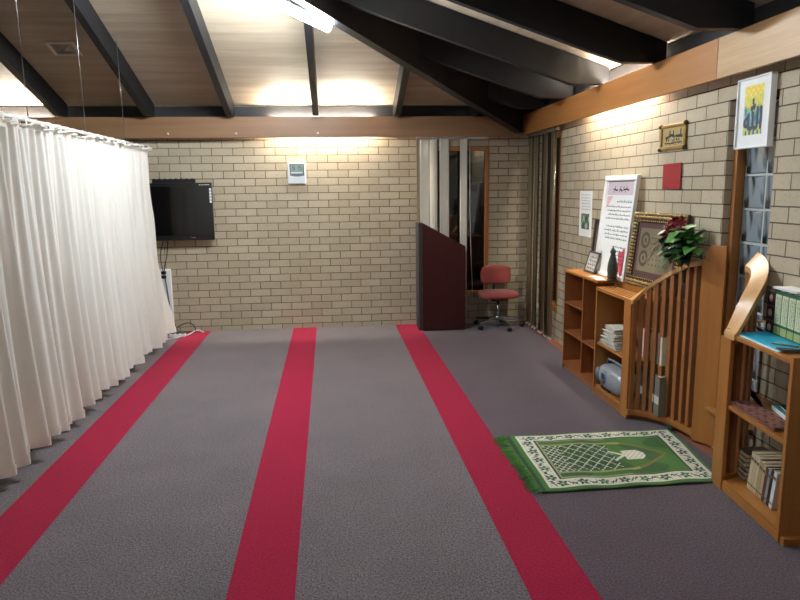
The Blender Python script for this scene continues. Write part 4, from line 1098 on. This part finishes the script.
for k in range(105):
    a = rn.uniform(0, 2*PI); e = rn.uniform(-.3, .9)
    b = cen+Vector((rn.uniform(-.05, .03), rn.uniform(-.16, .15), rn.uniform(-.07, .10)))
    dv = Vector((math.cos(a)*.7-.25, math.sin(a), e))
    tip = b+dv.normalized()*.11
    if tip.x > 2.325: dv.x = -abs(dv.x)-.1
    leaf(ql if (b.y < 4.06 and b.z > 1.25 and rn.random() < .8) else qd, b, dv, rn.uniform(.09, .16), rn.uniform(.055, .085), rn.uniform(.1, .6))
for k in range(7):
    b = cen+Vector((rn.uniform(-.03, .02), rn.uniform(-.08, .1), 0)); qs.tube([(2.285+rn.uniform(-.015, .015), 4.075+rn.uniform(-.02, .02), ZT_+.08), ((b.x+2.285)/2, (b.y+4.075)/2, 1.06), b], .004, 6)
qd.build('dark_foliage', mat('dark_leaf', S(52, 88, 52), .45, var=.3, scale=25), fp, kind='stuff')
ql.build('bright_foliage', mat('bright_leaf', S(88, 140, 62), .5, var=.25, scale=25), fp, kind='stuff')
qs.build('stems', mat('stem_green', S(70, 90, 50), .6), fp)
for k, (yy, zz, xx, r_, cc) in enumerate(((4.06, 1.425, 2.17, .055, (150, 38, 42)), (4.10, 1.385, 2.16, .05, (136, 32, 42)), (4.01, 1.43, 2.19, .046, (156, 44, 46)), (4.15, 1.33, 2.16, .044, (126, 36, 58)), (4.19, 1.285, 2.16, .036, (138, 54, 74)))):
    q = MB()
    for i in range(34):
        dv = Vector((rn.gauss(0, 1), rn.gauss(0, 1), rn.gauss(0, 1))).normalized()
        if dv.x > .35: dv.x = -dv.x
        leaf(q, (xx, yy, zz), dv, r_*rn.uniform(.7, 1.05), r_*.8, .25)
    q.build('flower', mat('petal_%d' % k, S(*cc), .6, var=.3, scale=40), fp, kind='open')
q = MB()
for i in range(10):
    a = rn.uniform(0, 6.28); leaf(q, (2.18, 4.27+.01*i, 1.25-.008*i), (-.5+.3*math.cos(a), .7, -.5+.4*math.sin(a)), .07, .018, .3)
q.build('pale_spray', cm(196, 186, 180), fp, kind='open')

# ------------------------------------------------------------------ prayer rug
rg = thing('prayer_rug', 'green prayer rug with cream flowered border lying on the grey carpet', 'rug', (1.64, 3.68, 0))
C00, C10, C01, C11 = Vector((1.075, 3.275, 0)), Vector((2.12, 3.292, 0)), Vector((1.085, 4.105, 0)), Vector((2.222, 4.092, 0))
def rp(u, v, z=0):
    p = (C00*(1-u)+C10*u)*(1-v)+(C01*(1-u)+C11*u)*v
    return Vector((p.x, p.y, z+.012+.004*math.sin(u*9+v*3)*math.sin(v*7)+.0035*math.sin(u*23+2)*math.sin(v*5+1)))
RL, RW_ = 1.12, .83
def rugmat(u, v):
    x, y = u*RL, v*RW_
    dl, dn, dff, dr = x-.06, y-.04, RW_-.014-y, RL-.022-x
    d = min(dl, dn, dff, dr)
    if d < 0: return 1 if d < -.03 else 0
    if d < .01: return 2
    if d < .088:
        s_ = y-.42 if d in (dl, dr) else x-.54
        k_ = round(s_/.128); ds = s_-k_*.128; dd = d-.049
        r_ = math.hypot(ds, dd); th = math.atan2(dd, ds)
        if r_ < .037*(.74+.26*math.cos(5*th+k_)): return 5 if r_ < .012 else (1 if (k_ % 2) else 3)
        if abs(abs(ds)-.052) < .013 and abs(dd-.016*math.sin(ds*120+k_)) < .009: return 3
        if abs(ds) < .05 and abs(abs(dd)-.026) < .006 and math.sin(ds*260) > .2: return 5
        return 2
    if d < .098: return 2
    if d < .108: return 3
    if d < .122: return 6 if dl == d or x < .62 else 0
    # central field
    yc = y-(RW_/2+.013); hw = .205
    # arch outline
    if x < .64: edge = hw
    else: edge = hw*max(0, 1-((x-.64)/.30)**1.6)
    inside = abs(yc) < edge
    if x > .17 and abs(abs(yc)-edge) < (.012 if x < .64 else .016) and x < .945: return 4 if x < .7 else 7
    if inside:
        # building-like pale medallion
        if .665 < x < .80:
            lim = .072 if x < .765 else .072-(x-.765)*1.3
            if abs(yc) < lim:
                return 8 if (math.sin(x*190)*math.sin(yc*150) > .55) else 2
        if abs(abs(yc)-(.06+(x-.60)*-.9+.0)) < .014 and .585 < x < .665: return 2
        if .175 < x < .60:
            sp = .042 if x < .285 else .076
            a_, b_ = (x+yc*.8) % sp, (x-yc*.8) % sp
            tt = .0085 if x < .285 else .0095
            if (a_ < tt or b_ < tt) and math.sin(x*330)+math.sin(yc*290) > -1.1: return 2
            return 9 if (int((x+yc*.8)/sp)+int((x-yc*.8+3)/sp)) % 2 else 1
        return 0 if math.sin(x*21+yc*9) > -.1 else 9
    return 0 if math.sin(x*13+y*7)+math.sin(y*19) > -.5 else 9
q = MB(); grid(q, 280, 208, rp, rugmat)
def rugcol(nm, r, g, b): return mat('rug_'+nm, S(r, g, b), .95, var=.3, scale=120, bump=.6, bscale=350, spec=.1, sheen=.2)
q.build('pile', [rugcol('green', 66, 112, 44), rugcol('dark_green', 38, 70, 36), rugcol('cream', 216, 212, 196), rugcol('black_green', 34, 44, 32), rugcol('tan', 150, 150, 96), rugcol('mint', 150, 176, 140), rugcol('sage', 150, 158, 110), rugcol('bronze', 122, 104, 50), rugcol('mauve', 160, 140, 146), rugcol('mid_green', 50, 88, 42)], rg, kind='open')
q = MB()
rim = [(i/28, 0) for i in range(28)]+[(1, j/20) for j in range(20)]+[(1-i/28, 1) for i in range(28)]+[(0, 1-j/20) for j in range(20)]
top = [rp(*t_)-Vector((0, 0, .0006)) for t_ in rim]; bot = [Vector((p.x, p.y, .0015)) for p in top]
n_ = len(rim); q.mesh(top+bot, [(i, (i+1) % n_, n_+(i+1) % n_, n_+i) for i in range(n_)]+[tuple(n_+i for i in range(n_))])
q.build('backing', rugcol('edge', 52, 74, 42), rg)
q = MB(); rn = random.Random(4)
for k in range(120):
    v = (k+.5)/120; b = rp(0, v); L_ = rn.uniform(.05, .09)*(1.1 if v > .6 else .9)
    e = Vector((-1, rn.uniform(-.5, .35), 0)).normalized()
    m_ = b+e*L_*.5+Vector((0, rn.uniform(-.006, .006), .006)); t_ = b+e*L_; t_.z = .004
    q.tube([(b.x+.004, b.y, b.z-.002), m_, t_], [.0036, .003, .0016], 5)
q.build('fringe', rugcol('fringe', 72, 128, 50), rg, kind='stuff')
q = MB()
for k in range(22):
    b = rp(1, .93+.07*rn.random()); e = Vector((rn.uniform(-.5, .5), 1, 0)).normalized(); t_ = b+e*rn.uniform(.02, .045); t_.z = .02
    q.tube([b, (b+t_)/2+Vector((0, 0, .02)), t_], [.004, .0035, .002], 5)
q.build('corner_tassel', rugcol('tassel', 40, 62, 34), rg, kind='stuff')

# ------------------------------------------------------------------ camera, world, view
cam = bpy.data.cameras.new('camera'); co = bpy.data.objects.new('camera', cam); COL.objects.link(co)
def cam_axes(p, yw, r):
    fw = Vector((math.sin(yw)*math.cos(p), math.cos(yw)*math.cos(p), -math.sin(p))); rt = Vector((math.cos(yw), -math.sin(yw), 0)); up = rt.cross(fw)
    return math.cos(r)*rt+math.sin(r)*up, -math.sin(r)*rt+math.cos(r)*up, fw
ra, rb_, rc = cam_axes(.166597, .095468, -.01287)
co.matrix_world = Matrix(((ra.x, rb_.x, -rc.x, 0), (ra.y, rb_.y, -rc.y, 0), (ra.z, rb_.z, -rc.z, 1.6455), (0, 0, 0, 1)))
cam.sensor_width = 36; cam.lens = 660.18/800*36; cam.clip_start = .05
SC.camera = co
wd = bpy.data.worlds.new('world'); SC.world = wd; wd.use_nodes = True
wd.node_tree.nodes['Background'].inputs[0].default_value = (.01, .012, .016, 1)
SC.view_settings.view_transform = 'Standard'; SC.view_settings.look = 'None'; SC.view_settings.gamma = 1
SC.view_settings.use_curve_mapping = False
SC.view_settings.exposure = 1.0
